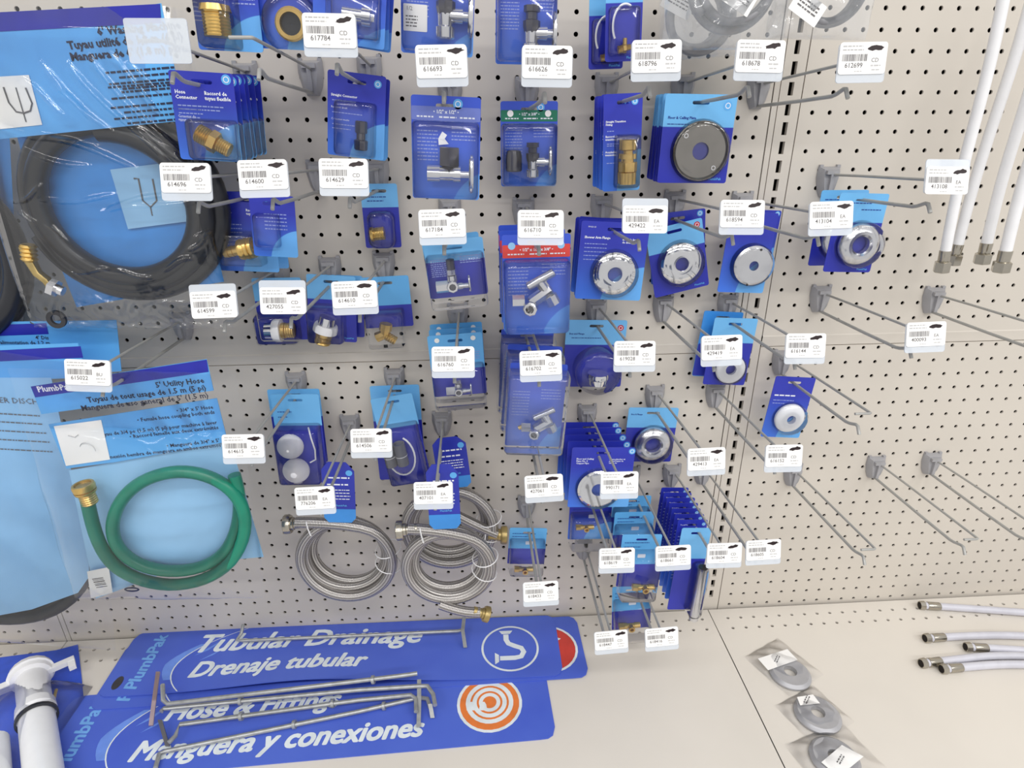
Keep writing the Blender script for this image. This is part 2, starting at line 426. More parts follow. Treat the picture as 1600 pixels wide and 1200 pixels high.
ME_PRONG = MB().tube([(0, -.3, -.72), (0, -2, -.68), (0, -5, -.6), (0, -7.7, -.5), (0, -8.0, -.44), (0, -8.5, -.26), (0, -8.68, -.26), (0, -8.95, -.62)], .088, 8).build('hook_wire', ang=60)
ME_ARM = MB().tube([(.1, -.45, .42), (.1, -.7, .38), (.1, -3, .5), (.1, -9.1, .76), (.09, -9.25, .77), (-.0, -9.3, .77), (-.75, -9.3, .77)], .07, 8).build('hook_wire', ang=60)
ME_LABEL = plate([rrect(1.93, 1.15, .12)], .03, 'paper')
ME_HOLD = plate([rrect(1.98, 1.42, .12)], .05, 'holder')
ME_HOLDF = plate([rrect(2.25, 1.5, .1)], .05, 'holder_frost')
ME_CLIP = MB().box((0, 0, 0), (.55, .14, .26)).build('holder', smooth=False)
def barcode(seed):
    rn = random.Random(seed); b = MB(); x = -.84
    while x < .14:
        w = rn.choice((.018, .03, .045)); b.quad(x + w / 2, 0.02, w, .25); x += w + rn.choice((.016, .022, .03))
    return b.build('ink_bar', smooth=False)
BARS = [barcode(i) for i in range(5)]
FINE = [dashes([(-.85, -.05 + .1 * (i % 2), .43, .045), (-.85, -.0 - .1 * (i % 2), .3, .045), (-.3, .0, -.47, .035), (.35, .75, -.27, .05), (.4, .72, -.42, .04)], 'ink_pale', i) for i in range(3)]
def blot(seed):
    rn = random.Random(seed); pts = []
    for i in range(16):
        a = 2 * PI * i / 16
        pts.append(((.3 + rn.uniform(-.05, .05)) * math.cos(a), (.095 + rn.uniform(-.035, .035)) * math.sin(a) + .05 * math.cos(a) * (1 if seed % 2 else .3)))
    return plate([pts], 0, 'marker')
BLOT = [blot(i) for i in range(6)]
HK = {}
def hook(X, zt, number=None, unit='CD', flap='below', label='', tilt=0.2, roll=0.0, frosted=False, dx=0.0):
    root = thing('peg_hook', label, 'hook', (X, 0, zt - .8), group='grey scan hooks on the pegboard')
    part('back_plate', ME_PLATE, root); part('prong', ME_PRONG, root); part('label_arm', ME_ARM, root)
    HK[number or label] = (X, zt)
    if frosted:
        part('label_holder', ME_HOLDF, root, (-.0, -9.42, .75), (-.12, 0, 0), 'empty frosted plastic label holder')
    elif number:
        dz = -.17 if flap == 'below' else .17; q = Euler((-tilt, roll, 0)).to_matrix() @ Vector((0, .05, dz))
        hd = part('label_holder', ME_HOLD, root, (dx + q.x, -9.46 + q.y, .8 + q.z), (-tilt, roll, 0))
        part('clip', ME_CLIP, hd, (0, .06, .55 if flap == 'above' else .3))
        i = len(HK)
        lb = part('price_label', ME_LABEL, root, (dx, -9.46, .8), (-tilt, roll, 0), 'white price label with a barcode and the number ' + number)
        part('barcode', BARS[i % 5], lb, (0, -.02, 0)); part('fine_print', FINE[i % 3], lb, (0, -.02, 0))
        part('number', text(number, .245, 'ink_grey', .002, res=3), lb, (-.35, -.02, -.26)); part('unit', text(unit, .21, 'ink_grey', res=3), lb, (.5, -.02, -.08))
        part('marker_blot', BLOT[i % 6], lb, (.5 + .06 * math.sin(i), -.022, .36), label='black marker scribble')
    return root
HOOKS = [  # number, label centre pixel, unit, flap, where it is
 ('617784', 515, 48, 'CD', 'below', 'topmost price label, above the straight connector pack'),
 ('616693', 690, 96, 'CD', 'below', 'above the pack with grey 1/2 x 1/2 header'),
 ('616626', 855, 97, 'CD', 'below', 'above the pack with a green header'),
 ('618796', 1026, 88, 'CD', 'below', 'holding the brass transition fitting packs'),
 ('618678', 1188, 88, 'CD', 'below', 'holding the stack of floor and ceiling plates'),
 ('612699', 1348, 91, 'CD', 'below', 'empty, reaching across the slotted post near the top'),
 ('614696', 290, 278, 'CD', 'below', 'in front of the black hose bag'),
 ('614600', 411, 273, 'CD', 'below', 'under the fan of hose connector packs'),
 ('614629', 537, 271, 'CD', 'below', 'under the straight connector pack'),
 ('617184', 691, 349, 'CD', 'below', 'under the grey header valve pack'),
 ('616710', 845, 350, 'CD', 'below', 'above the red header valve pack'),
 ('429422', 1008, 343, 'EA', 'above', 'holding the shower arm flange packs'),
 ('618594', 1160, 334, 'CD', 'below', 'holding the tilted flange pack with red dot'),
 ('413104', 1299, 336, 'EA', 'below', 'holding the flat silver disc pack beside the post'),
 ('413108', 1480, 282, 'EA', 'above', 'holding the rounded chrome ring packs right of the post'),
 ('614599', 334, 476, 'CD', 'above', 'below the brass hose barb pack'),
 ('427055', 442, 470, 'CD', 'above', 'left of its neighbour in the row of white-ringed fittings'),
 ('614610', 554, 460, 'CD', 'below', 'in front of the small bent brass fitting'),
 ('616760', 708, 561, 'CD', 'below', 'in front of the sky blue valve packs'),
 ('616702', 845, 567, 'CD', 'below', 'in front of the leaning clamshell valve packs'),
 ('619028', 992, 552, 'CD', 'below', 'beside the chrome cap under a clear dome'),
 ('429419', 1128, 543, 'EA', 'below', 'empty, its label covering a white ring pack'),
 ('616144', 1259, 540, 'CD', 'below', 'holding white ring packs over the slotted post'),
 ('400093', 1447, 522, 'EA', 'below', 'empty, on the upper right panel below the white tubes'),
 ('615022', 137, 582, 'BU', 'below', 'holding the green hose bag'),
 ('614615', 380, 697, 'CD', 'below', 'holding the two white float balls'),
 ('614506', 580, 688, 'CD', 'below', 'holding the packs of grey tubing'),
 ('776206', 492, 778, 'EA', 'below', 'holding the single coiled braided hose'),
 ('407101', 677, 770, 'EA', 'below', 'holding the pair of coiled braided hoses'),
 ('427061', 850, 759, 'CD', 'below', 'empty, below the leaning clamshell packs'),
 ('990171', 968, 754, 'EA', 'below', 'holding the stack of copper pipe plates'),
 ('429413', 1104, 717, 'EA', 'below', 'holding the deep chrome ring pack with sky blue top'),
 ('616152', 1225, 712, 'CD', 'below', 'empty, under the white flange pack'),
 ('618433', 845, 924, 'CD', 'below', 'holding one small brass elbow pack'),
 ('618619', 964, 872, 'CD', 'below', 'holding small brass parts below the copper pipe plates'),
 ('618661', 1052, 868, 'CD', 'below', 'holding the small brass compression packs'),
 ('618604', 1132, 864, 'CD', 'below', 'holding the chrome tube packs'),
 ('618605', 1193, 859, 'CD', 'below', 'empty, just left of the slotted post near the bottom'),
 ('618447', 955, 1000, 'CD', 'below', 'empty, lowest of all, beside the blue signs'),
 ('618416', 1034, 995, 'CD', 'below', 'holding the lowest brass valve pack')]
for k, (n, x, y, un, fl, wh) in enumerate(HOOKS):
    p = at(x, y, -9.46)
    rl = math.radians({'615022': 4, '614615': 1, '429422': 1, '618416': -3, '618447': -3, '427061': -2}.get(n, -1 if k % 2 else 1))
    hook(p.x, p.z, n, un, fl, 'grey scan hook labelled %s, %s' % (n, wh), tilt=.12 if y < 200 else .26, roll=rl)
hook(-30.26, -2.57, None, label='grey scan hook with an empty frosted label holder over the black hose bag', frosted=True)
hook(-26.98, -2.45, None, label='grey scan hook with no label, bare above the hose connector packs')
hook(0.77, -18.95, None, label='grey scan hook with a bare bright end, holding the white flange pack')
hook(3.03, -27.48, None, label='empty unlabelled scan hook just right of the slotted post')
hook(8.93, -27.09, None, label='empty unlabelled scan hook, left one of the pair at lower right')
hook(12.99, -26.95, None, label='empty unlabelled scan hook, right one of the pair at lower right')
p = at(20, 482, 0)
hook(p.x, p.z + .8, None, label='dark scan hook base at the left edge, below the black hose bag')
hook(9.83, -15.01, None, label='empty unlabelled scan hook at the right edge below the white tubes')

# ------------------------------------------------------------------ fittings (built in card space: x right, z up, -y towards the viewer)
def thread(h0, h1, r, n=6, d=.03):
    out = []
    for i in range(n):
        a = h0 + (h1 - h0) * i / n; c = h0 + (h1 - h0) * (i + .5) / n
        out += [(a, r - d), (c, r)]
    return out + [(h1, r - d)]
def axis(ang, loc=(0, 0, 0), tilt=0.0, s=1):
    """lathe axis laid in the card plane at ang from +x, tilted towards the viewer"""
    return Matrix.Translation(Vector(loc)) @ Matrix.Rotation(-ang, 4, 'Y') @ Matrix.Rotation(PI / 2, 4, 'Y') @ Matrix.Rotation(tilt, 4, 'X') @ Matrix.Diagonal((s, s, s, 1))
def f_nipple(ang, s=1.0, mat='brass'):
    b = MB(); m = axis(ang, s=s)
    b.lathe([(-.75, .2)] + thread(-.75, -.16, .42) + [(-.16, .3)], m); b.lathe([(-.16, .5), (.16, .5)], m, 6); b.lathe([(.16, .2)] + thread(.16, .75, .33), m)
    return b.build(mat)
def f_barb(ang, s=1.0, mat='brass'):
    b = MB(); m = axis(ang, s=s)
    b.lathe([(-.95, .2), (-.95, .26), (-.7, .3), (-.7, .26), (-.45, .3), (-.45, .26), (-.1, .3)], m)
    b.lathe([(-.1, .3), (-.1, .52), (.05, .56), (.2, .5), (.25, .56), (.4, .56), (.45, .5), (.5, .55), (.65, .55), (.65, .4), (.4, .38)], m)
    return b.build(mat)
def f_cap(ang, s=1.0, mat='brass'):
    b = MB(); m = axis(ang, s=s)
    b.lathe([(-.5, .3), (-.5, .5), (-.3, .55), (-.3, .48)] + thread(-.25, .5, .48, 7) + [(.5, .3)], m); return b.build(mat)
def f_straight(s=1.0, mat='brass'):
    b = MB(); m = axis(PI / 2, s=s)
    b.lathe([(-1.15, .36)] + [(-1.15, .44), (-.55, .46), (-.5, .4)], m, 20); b.lathe([(-.5, .5), (-.02, .5)], m, 6)
    b.lathe([(-.02, .3), (.15, .3), (.15, .44), (.4, .44), (.4, .24), (.58, .24)], m, 16); b.lathe([(.58, .38), (.62, .42), (1.08, .42), (1.12, .36)], m, 12)
    return b.build(mat)
def f_coupling(s=1.0, mat='nickel_dark'):
    b = MB(); m = axis(PI / 2, s=s)
    b.lathe([(-.75, .3), (-.7, .36), (-.25, .38), (-.2, .3)], m, 8); b.lathe([(-.2, .24), (.12, .24)], m); b.lathe([(.12, .3), (.2, .33), (.7, .33), (.75, .28)], m, 8)
    return b.build(mat)
def f_ring(s=1.0, mat='brass'):
    return MB().lathe([(0, .5), (.0, .78), (.22, .78), (.3, .7), (.3, .52), (.05, .5)], mtx(rot=OUT, sc=s), 24, cap=False).build(mat)
def handle(b, loc, s=1.0):
    # oval lever handle seen edge-on, on the right of the valve
    vs, fs = [], []; n = 20
    pr = [(-.1, .5), (-.1, .9), (-.04, 1.0), (.04, 1.0), (.1, .9), (.1, .5)]
    m = Matrix.Translation(Vector(loc)) @ Matrix.Rotation(PI / 2, 4, 'Y') @ Matrix.Diagonal((s * .82, s * .42, s, 1))
    b.lathe(pr, m, n)
def f_valve(kind, s=1.0):
    """chrome supply stop: list of (part name, mesh)"""
    b = MB(); dk = MB(); out = []
    if kind == 'angle':      # dark square nut above a horizontal barrel
        b.lathe([(-.85, .3), (-.85, .36), (-.3, .36), (-.3, .3), (.3, .3), (.3, .34), (.62, .34)], axis(0, (-.1, 0, -.4), s=1), 20)
        b.lathe([(.6, .16), (1.0, .16)], axis(0, (-.1, 0, -.4)), 12); handle(b, (1.0, -.02, -.38))
        dk.lathe([(-.45, .3), (-.2, .3), (-.15, .42), (.6, .42), (.62, .36)], axis(PI / 2, (.02, 0, .1)), 4)
    elif kind == 'straight':
        b.lathe([(-.95, .3), (-.9, .36), (-.55, .36), (-.5, .28), (-.1, .3)], axis(PI / 2, (0, 0, 0)), 16)
        b.lathe([(0, .24), (.6, .26), (.6, .18), (.9, .18)], axis(0, (.05, 0, -.15)), 16); handle(b, (.95, -.02, -.1), .95)
        dk.lathe([(-.15, .3), (.1, .36), (.3, .36), (.35, .24), (.6, .24), (.62, .34), (.85, .34)], axis(PI / 2, (0, 0, 0)), 8)
    elif kind == 'tee':      # bright nut left, outlet towards the viewer, knob right
        b.lathe([(-.45, .26), (-.4, .3), (.4, .3), (.45, .2)], axis(PI / 2, (0, 0, .1)), 16); b.lathe([(0, .34), (.7, .34)], axis(0, (-.95, 0, -.1)), 6)
        b.lathe([(.45, .22), (.45, .3), (.75, .3), (.75, .22)], axis(PI / 2, (0, 0, .1)), 8)
        b.lathe([(0, .2), (.35, .2), (.35, .15), (.8, .15)], axis(0, (.2, 0, -.15)), 12); handle(b, (.95, 0, -.05), .6)
        b.lathe([(0, .34), (.45, .34), (.5, .3), (.5, .2), (.2, .18)], mtx((0, -.1, -.05), OUT), 8)
        dk.lathe([(0, .0), (.02, .18)], mtx((0, -.42, -.05), OUT), 16)
    elif kind == 'multi':    # lever across, two nuts below, bright nut at left
        b.lathe([(-.75, .16), (-.7, .22), (.7, .22), (.75, .16)], axis(math.radians(28), (.15, -.1, .75)), 14)
        b.lathe([(-.6, .26), (-.55, .3), (.35, .3), (.4, .2)], axis(math.radians(-55), (.35, 0, .3)), 12)
        b.lathe([(-.7, .3), (-.6, .34), (.5, .34), (.55, .24)], axis(math.radians(35), (.25, 0, -.05)), 8)
        b.lathe([(0, .36), (.5, .36)], axis(math.radians(-62), (.6, 0, -.1)), 8); b.lathe([(0, .32), (.6, .32)], axis(0, (-1.25, 0, -.35)), 6)
        b.lathe([(0, .36), (.4, .36), (.45, .3), (.45, .22), (.1, .2)], mtx((-.3, -.1, -.65), (PI / 2, 0, -.3)), 8)
        dk.lathe([(0, .0), (.02, .2)], mtx((-.3, -.38, -.65), (PI / 2, 0, -.3)), 16)
    for bb in (b, dk):
        bb.v = [(x * s, y * s, z * s) for x, y, z in bb.v]
    out.append(('valve_body', b.build('chrome_soft', ang=35)))
    if dk.v: out.append(('valve_nut', dk.build('nickel_dark', ang=35)))
    return out
def f_disc(kind, r, hole=None):
    """escutcheon plates, turned about the axis that faces the viewer"""
    hole = hole or r * .32
    if kind == 'dish':  pr = [(.02, hole), (.1, hole), (.1, r * .9), (.2, r * .97), (.16, r), (0, r)]
    elif kind == 'dome': pr = [(.0, hole), (.32, hole), (.34, hole + .05), (.30, r * .62), (.22, r * .86), (.1, r * .98), (0, r)]
    elif kind == 'flat': pr = [(.0, hole), (.2, hole), (.2, r * .9), (.12, r), (0, r)]
    elif kind == 'ring': pr = [(0, hole), (.3, hole), (.42, hole + .12), (.44, r * .66), (.32, r * .86), (.14, r * .98), (0, r)]
    return MB().lathe(pr, mtx(rot=OUT), 40, cap=False), pr
def disc_mesh(kind, r, mat, hole=None): return f_disc(kind, r, hole)[0].build(mat, ang=32)

def blister(w, h, d, inset=.16, mat='clear', r=.18):
    b = MB(); loops = [(rrect(w, h, r, 3), -.02), (rrect(w - .04, h - .04, r, 3), -d * .6), (rrect(w - inset, h - inset, r, 3), -d * .93), (rrect(w - inset * 2.2, h - inset * 2.2, r * .8, 3), -d)]
    n = len(loops[0][0]); vs = [(x, y, z) for pts, y in loops for x, z in pts]; fs = []
    for j in range(len(loops) - 1):
        for i in range(n): k = (i + 1) % n; fs.append((j * n + i, j * n + k, (j + 1) * n + k, (j + 1) * n + i))
    fs.append(tuple((len(loops) - 1) * n + i for i in range(n)))
    b.add(vs, fs); return b.build(mat, ang=60)
def dome(r, d, mat='clear'):
    return MB().lathe([(0.02, r), (d * .7, r * .97), (d * .92, r * .9), (d, r * .7), (d, .01)], mtx(rot=OUT), 32, cap=False).build(mat, ang=60)

ORD = ['front', 'second', 'third', 'fourth', 'fifth', 'sixth', 'seventh', 'eighth']
def hang_y(X, zt, sx, sy):
    """how far out on the prong of a hook a slot seen at a pixel sits"""
    best = None
    for i in range(0, 86):
        Y = -.55 - i * .095
        e = (pj((X, Y, zt - 1.45)) - Vector((sx, sy))).length
        if best is None or e < best[0]: best = (e, Y)
    return best[1]
class Card:
    """a printed backing card hung on a hook; top and bottom middle pixels give its size at its real depth"""
    def __init__(s, name, label, T, B, wpx, Y, style='navy', yaw=0, roll=None, slot=.85, cat='hardware pack', group=None, thick=.035, corner=.12, pitch=0.0):
        t, bt = at(T[0], T[1], Y), at(B[0], B[1], Y); up = t - bt
        s.h = up.length; c = (t + bt) / 2; s.w = wpx * depth(c) / F; s.Y = Y
        s.c = c; s.roll = math.atan2(up.x, up.z) if roll is None else roll
        s.root = thing(name, label, cat, c, (pitch, s.roll, yaw), group)
        ol = [rrect(s.w, s.h, corner)]
        if slot: ol.append(rrect(slot, .17, .08, 3, 0, s.h / 2 - .38))
        s.card = part('backing_card', plate(ol, thick, style if style in M else 'card_' + style, s.w, s.h), s.root)
        s.f = -thick / 2 - .012
    def loc(s, px, py, y=None):
        """card-space position of a pixel on the card plane"""
        p = at(px, py, s.Y) - s.c; q = Matrix.Rotation(-s.roll, 3, 'Y') @ p
        return (q.x, s.f if y is None else y, q.z)
    def txt(s, body, u, v, size, mat='print_white', bold=.0, align='LEFT', name='lettering', shear=0, rot=0):
        return part(name, text(body, size, mat, bold, shear, align, rot=rot), s.root, (u * s.w, s.f, v * s.h))
    def fine(s, rows, mat='print_soft', seed=1):
        return part('fine_print', dashes([(a * s.w, c * s.w, z * s.h, hh) for a, c, z, hh in rows], mat, seed), s.root, (0, s.f, 0))
    def emblem(s, u=.36, v=.41, r=.2, mat='sky', inner='print_white'):
        e = part('emblem', plate([circ(r)], 0, mat), s.root, (u * s.w, s.f, v * s.h))
        part('emblem_ring', plate([circ(r * .62), circ(r * .45)], 0, inner), e, (0, -.006, 0))
    def add(s, name, me, loc, rot=(0, 0, 0), label=None): return part(name, me, s.root, loc, rot, label)
    def stack(s, n, step, what, front_label=True, drift=(0, 0, 0), jit=.0, labels=None):
        for i in range(1, n):
            c = copy_tree(s.root)
            c.location = s.root.location + Vector((drift[0] * i + random.uniform(-jit, jit), step * i, drift[2] * i + random.uniform(-jit, jit))) * U
            c.rotation_euler = (s.root.rotation_euler[0], s.root.rotation_euler[1] + random.uniform(-.03, .03), s.root.rotation_euler[2] + random.uniform(-.03, .03))
            c['label'] = labels[i - 1] if labels else '%s pack from the front in the %s' % (ORD[i], what)
            c['group'] = what
        s.root['group'] = what
def hk(n): return HK[n]
def hy(n, sx, sy): X, z = HK[n]; return hang_y(X, z, sx, sy)
def std_print(c, seed=1, small=True, n=6):
    rows = [(-.42, -.42 + .3 + .12 * ((i * 7 + seed) % 5) / 5, .08 - i * .045, .045) for i in range(n)]
    c.fine(rows, 'print_soft', seed)

# --- row of packs hanging at the top --------------------------------------------------
EMP = 'grey scan hook with an empty frosted label holder over the black hose bag'
Y = hang_y(*HK[EMP], 313, 125)
c = Card('hose_connector_pack', 'navy pack with brass hex hose connector, front of the fan beside the black hose bag', (313, 112), (331, 251), 95, Y)
c.txt('Hose\nConnector', -.44, .24, .2, bold=.006); c.txt('Raccord de\ntuyau flexible', .02, .24, .2, bold=.006)
c.txt('Conector de\nmanguera', -.44, -.02, .14); c.emblem(.39, .43, .2); std_print(c, 2, n=4)
c.fine([(-.42, .3, .12, .05), (-.42, .25, .08, .05)], 'print_soft', 5)
p = c.loc(340, 221); c.add('brass_fitting', f_nipple(math.radians(-28), .95), (p[0], -.42, p[2]))
c.add('blister', blister(2.0, 1.7, .85), (p[0] - .05, 0, p[2] + .05))
c.stack(6, .72, 'fan of brass hose connector packs', drift=(.0, 0, .02), jit=.06)

Y = hy('617784', 558, 128)
c = Card('straight_connector_pack', 'blue pack with dark metal straight connector, front of its stack', (558, 114), (556, 246), 88, Y, style='card_navy')
c.txt('Straight Connector', -.44, .22, .15, bold=.005); c.txt('Raccord droit', -.44, .08, .13); c.txt('Conector recto', -.44, -.06, .13); c.emblem(.36, .4, .17)
c.fine([(-.42, .0, .16, .04), (-.42, .1, .02, .04), (-.42, .05, -.12, .04), (-.42, -.1, -.17, .04)], 'print_soft', 3)
p = c.loc(566, 212); c.add('metal_connector', f_coupling(.85), (p[0], -.36, p[2])); c.add('blister', blister(1.9, 2.4, .75), (p[0] - .3, 0, p[2] + .25))
c.stack(3, .8, 'stack of dark metal straight connector packs', jit=.05)

def valve_pack(name, label, T, B, wpx, Y, head, kind, vpx, vs, header_mat=None, ttl=None, extra=None, roll=None, cardmat='card_blue'):
    c = Card(name, label, T, B, wpx, Y, style=cardmat, roll=roll)
    if header_mat:
        hs = part('header_strip', plate([rrect(c.w * .99, c.h * .13, .05)], 0, header_mat), c.root, (0, c.f, c.h * .335))
        part('size_lettering', text(ttl, .19, 'print_white', .006), hs, (0, -.008, .07))
        part('fine_print', dashes([(-.42 * c.w, -.18 * c.w, -.13, .06), (-.1 * c.w, .15 * c.w, -.13, .06), (.2 * c.w, .42 * c.w, -.13, .06)], 'print_white', 4), hs, (0, -.008, 0))
    c.fine([(-.42, -.12, .17 - .035 * i, .045) for i in range(9)] + [(.08, .43, .2 - .035 * i, .045) for i in range(4)], 'print_soft', len(label))
    p = c.loc(*vpx)
    for nm, me in f_valve(kind, vs): c.add(nm, me, (p[0], -.5, p[2]))
    return c, p
Y = hy('616693', 697, 161)
c, p = valve_pack('valve_pack', 'blue pack with chrome angle valve under a grey 1/2 x 1/2 header', (697, 150), (697, 311), 106, Y, True, 'angle', (702, 256), .95, 'grey_strip', '• 1/2" x 1/2" •')
c.emblem(.17, .43, .2); c.add('tamper_tab', MB().add([(-.2, 0, -.25), (.22, 0, -.2), (.05, -.02, .0), (.15, 0, .15), (-.05, 0, .28), (-.22, 0, .0)], [(0, 1, 2, 3, 4, 5)]).build('white_plastic', smooth=False), (-.1, -.2, c.h * .1))
c.add('blister', blister(c.w * .97, c.h * .76, .95, .2, 'clear'), (0, 0, -c.h * .11)); 
Y = hy('616626', 827, 170)
c, p = valve_pack('valve_pack', 'blue pack with chrome valve and loose cap under a green header', (827, 158), (826, 291), 88, Y, True, 'straight', (831, 248), .95, 'green_strip', '• 1/2" x 3/8" •')
c.emblem(.2, .43, .2); c.add('loose_cap', MB().lathe([(-.55, .36), (-.5, .42), (.2, .42), (.45, .36), (.5, .3)], axis(PI / 2), 12).build('nickel_dark', ang=35), (-.82, -.45, p[2] - .05))
c.add('blister', blister(c.w * .98, c.h * .74, .95, .2, 'clear'), (0, 0, -c.h * .12))
for s in (-1, 1): c.add('punch_hole', plate([circ(.16)], 0, 'paper'), (s * c.w * .33, c.f - .003, c.h * .36))

Y = hy('618796', 974, 160)
c = Card('transition_fitting_pack', 'narrow navy pack with gold brass transition fitting, front of its stack', (974, 146), (970, 298), 60, Y, slot=.6)
c.txt('Straight Transition\nFitting', -.44, .21, .13, bold=.004); c.txt('Raccord de\ntransition droit', -.44, .06, .13, bold=.004); c.txt('Acoplador\ntransición', -.44, -.1, .13, bold=.004)
c.fine([(-.4, -.2, .13, .04), (-.4, .3, .0, .04), (-.4, -.2, -.02, .04), (-.4, -.2, -.2, .04)], 'print_soft', 3); c.emblem(.3, .42, .16)
p = c.loc(978, 252); c.add('brass_fitting', f_straight(.9), (p[0], -.45, p[2])); c.add('blister', blister(1.2, 2.5, .9), (p[0], 0, p[2]))
c.stack(5, .62, 'stack of brass transition fitting packs', jit=.03)

Y = hy('618678', 1097, 162)
c = Card('ceiling_plate_pack', 'large grey disc on sky blue and navy card, front of the thick stack', (1097, 147), (1080, 286), 112, Y, style='band')
c.txt('Floor & Ceiling Plate', -.44, .24, .17, 'print_blue', .006); c.fine([(-.44, .1, .17, .04), (-.2, .0, .12, .04)], 'print_blue', 2); c.emblem(.38, .38, .22, 'sky', 'print_white')
p = c.loc(1093, 236); r = 1.42
c.add('metal_plate', disc_mesh('dish', r, 'plate_metal', .42), (p[0], -.06, p[2]))
for px, py in ((1070, 212), (1112, 262)):
    q = c.loc(px, py); h_ = c.add('screw_hole', MB().lathe([(.0, .12), (.06, .12), (.06, .07), (0, .07)], mtx(rot=OUT), 16, cap=False).build('chrome'), (q[0], -.17, q[2]))
c.add('blister', dome(1.52, .42), (p[0], 0, p[2])); c.txt('PlumbPak', .42, -.45, .17, 'sky', .004, 'RIGHT')
c.stack(7, .36, 'thick stack of grey ceiling plate packs', drift=(.01, 0, 0), jit=.02)

# --- packs cut by the top edge of the photo -------------------------------------------
c = Card('brass_adapter_pack', 'blue pack with upright ribbed brass adapter at the top edge', (345, -55), (362, 80), 100, -5.5)
p = c.loc(346, 36); c.add('brass_fitting', f_cap(PI / 2 + PI, 1.15), (p[0], -.55, p[2])); c.fine([(-.42, -.1, .1 - .05 * i, .05) for i in range(6)] + [(.1, .45, .12 - .05 * i, .05) for i in range(2)], 'print_soft', 3)
c.txt('Conector de\nmanguera', -.44, .2, .14); c.add('blister', blister(1.6, 2.0, 1.0), (p[0], 0, p[2]))
c = Card('brass_ring_pack', 'navy pack with a round brass swivel nut under a clear dome', (450, -60), (462, 78), 112, -5.2)
p = c.loc(459, 40); c.add('brass_ring', f_ring(.85), (p[0], -.3, p[2])); c.add('blister', dome(1.25, .75), (p[0], 0, p[2]))
c.add('dark_bore', MB().lathe([(0, 0.01), (.02, .43)], mtx(rot=OUT), 20, cap=False).build('rubber'), (p[0], -.32, p[2]))
c = Card('chrome_adapter_pack', 'blue pack with horizontal chrome adapter half behind the topmost price label', (548, -60), (545, 70), 112, -6.0, style='blue')
p = c.loc(561, 27); c.add('chrome_fitting', MB().lathe([(-.6, .2), (-.6, .26), (.2, .26), (.2, .36), (.55, .36), (.55, .2)], axis(0), 16).build('chrome_soft'), (p[0], -.4, p[2])); c.add('blister', blister(2.2, 1.8, .8), (p[0] - .2, 0, p[2]))
c.txt('PlumbPak', .44, -.37, .17, 'sky', .003, 'RIGHT')
c.stack(3, .7, 'chrome adapter packs at the top edge', drift=(.06, 0, 0), jit=.04)
c, p = valve_pack('valve_pack', 'blue valve pack with white sticker at the top edge', (685, -70), (683, 86), 114, -5.8, False, 'straight', (697, 20), 1.1)
q = c.loc(649, 28); st = c.add('sticker', plate([rrect(1.0, 1.0, .04)], 0, 'paper'), (q[0], c.f - .004, q[2]), label='white paper sticker')
part('sticker_lettering', text('1/2', .22, 'ink_grey'), st, (-.25, -.006, .33)); part('fine_print', dashes([(-.4, .1, .05 - .12 * i, .05) for i in range(4)], 'ink_grey', 8), st, (0, -.006, 0))
c.add('blister', blister(c.w * .97, c.h * .8, .95, .2), (0, 0, -c.h * .08))
c, p = valve_pack('valve_pack', 'blue valve pack without sticker at the top edge, above label 616626', (824, -45), (821, 101), 96, -3.2, False, 'straight', (829, 48), 1.1)
c.add('blister', blister(c.w * .97, c.h * .8, .95, .2), (0, 0, -c.h * .08))
for k, (T, B, w, Y, lb) in enumerate((((977, -50), (973, 96), 58, -4.2, 'front one of two clear tube packs at the top edge'), ((949, -25), (946, 108), 55, -2.6, 'rear one of two clear tube packs at the top edge'))):
    c = Card('clear_tube_pack', lb, T, B, w, Y, style='band', slot=.6, group='clear tube packs')
    pts = [(-.25 + .55 * math.cos(a), -.25, .1 + .85 * math.sin(a)) for a in [PI * .35 + i * PI * .85 / 14 for i in range(15)]]
    c.add('clear_tube', MB().tube(pts, .05).build('white_gloss'), (.25, 0, -c.h * .14)); c.add('brass_fitting', f_nipple(math.radians(10), .4), (.0, -.25, -c.h * .36))
    c.add('brass_stub', MB().lathe([(0, .1), (.3, .1)], axis(PI / 2), 10).build('brass'), (.02, -.25, -c.h * .33)); c.txt('PlumbPak', .42, -.46, .14, 'sky', .003, 'RIGHT')
    c.add('blister', blister(c.w * .85, c.h * .55, .5), (0, 0, -c.h * .17))

# --- second row -----------------------------------------------------------------------
Y = hy('614696', 378, 312)
c = Card('hose_barb_pack', 'navy pack with gold brass hose barb, behind label 614600', (376, 300), (391, 424), 92, Y)
c.txt('Hose\nConnector', -.44, .26, .17, bold=.005); c.txt('Raccord de\ntuyau', .05, .26, .17, bold=.005); c.fine([(-.4, -.05, .1 - .05 * i, .05) for i in range(6)], 'print_soft', 4)
p = c.loc(383, 387); c.add('brass_fitting', f_barb(math.radians(12), .95), (p[0], -.5, p[2])); c.add('blister', blister(2.1, 1.7, .95), (p[0], 0, p[2])); c.emblem(.4, .44, .18)
c.stack(2, 1.2, 'brass hose barb packs', drift=(.1, 0, -.1))
c = Card('hose_connector_pack', 'navy pack with pale blue corner, right of the brass hose barb pack', (424, 305), (432, 401), 68, -5.6)
c.fine([(-.2, .3, .2 - .06 * i, .05) for i in range(5)], 'print_soft', 9); c.add('blister', blister(1.2, 1.6, .5), (-.3, 0, -.2))
Y = hy('614629', 592, 295)
c = Card('brass_bushing_pack', 'small sky blue and navy pack with short brass bushing near the wall', (591, 287), (600, 387), 56, -.9, style='band', slot=.8)
p = c.loc(592, 363); c.add('brass_fitting', f_cap(math.radians(5), .75), (p[0], -.5, p[2])); c.fine([(-.35, .2, .3, .05), (-.35, .1, .24, .05)], 'print_blue', 2); c.add('blister', blister(1.5, 2.0, .8, r=.4), (0, 0, -c.h * .2))

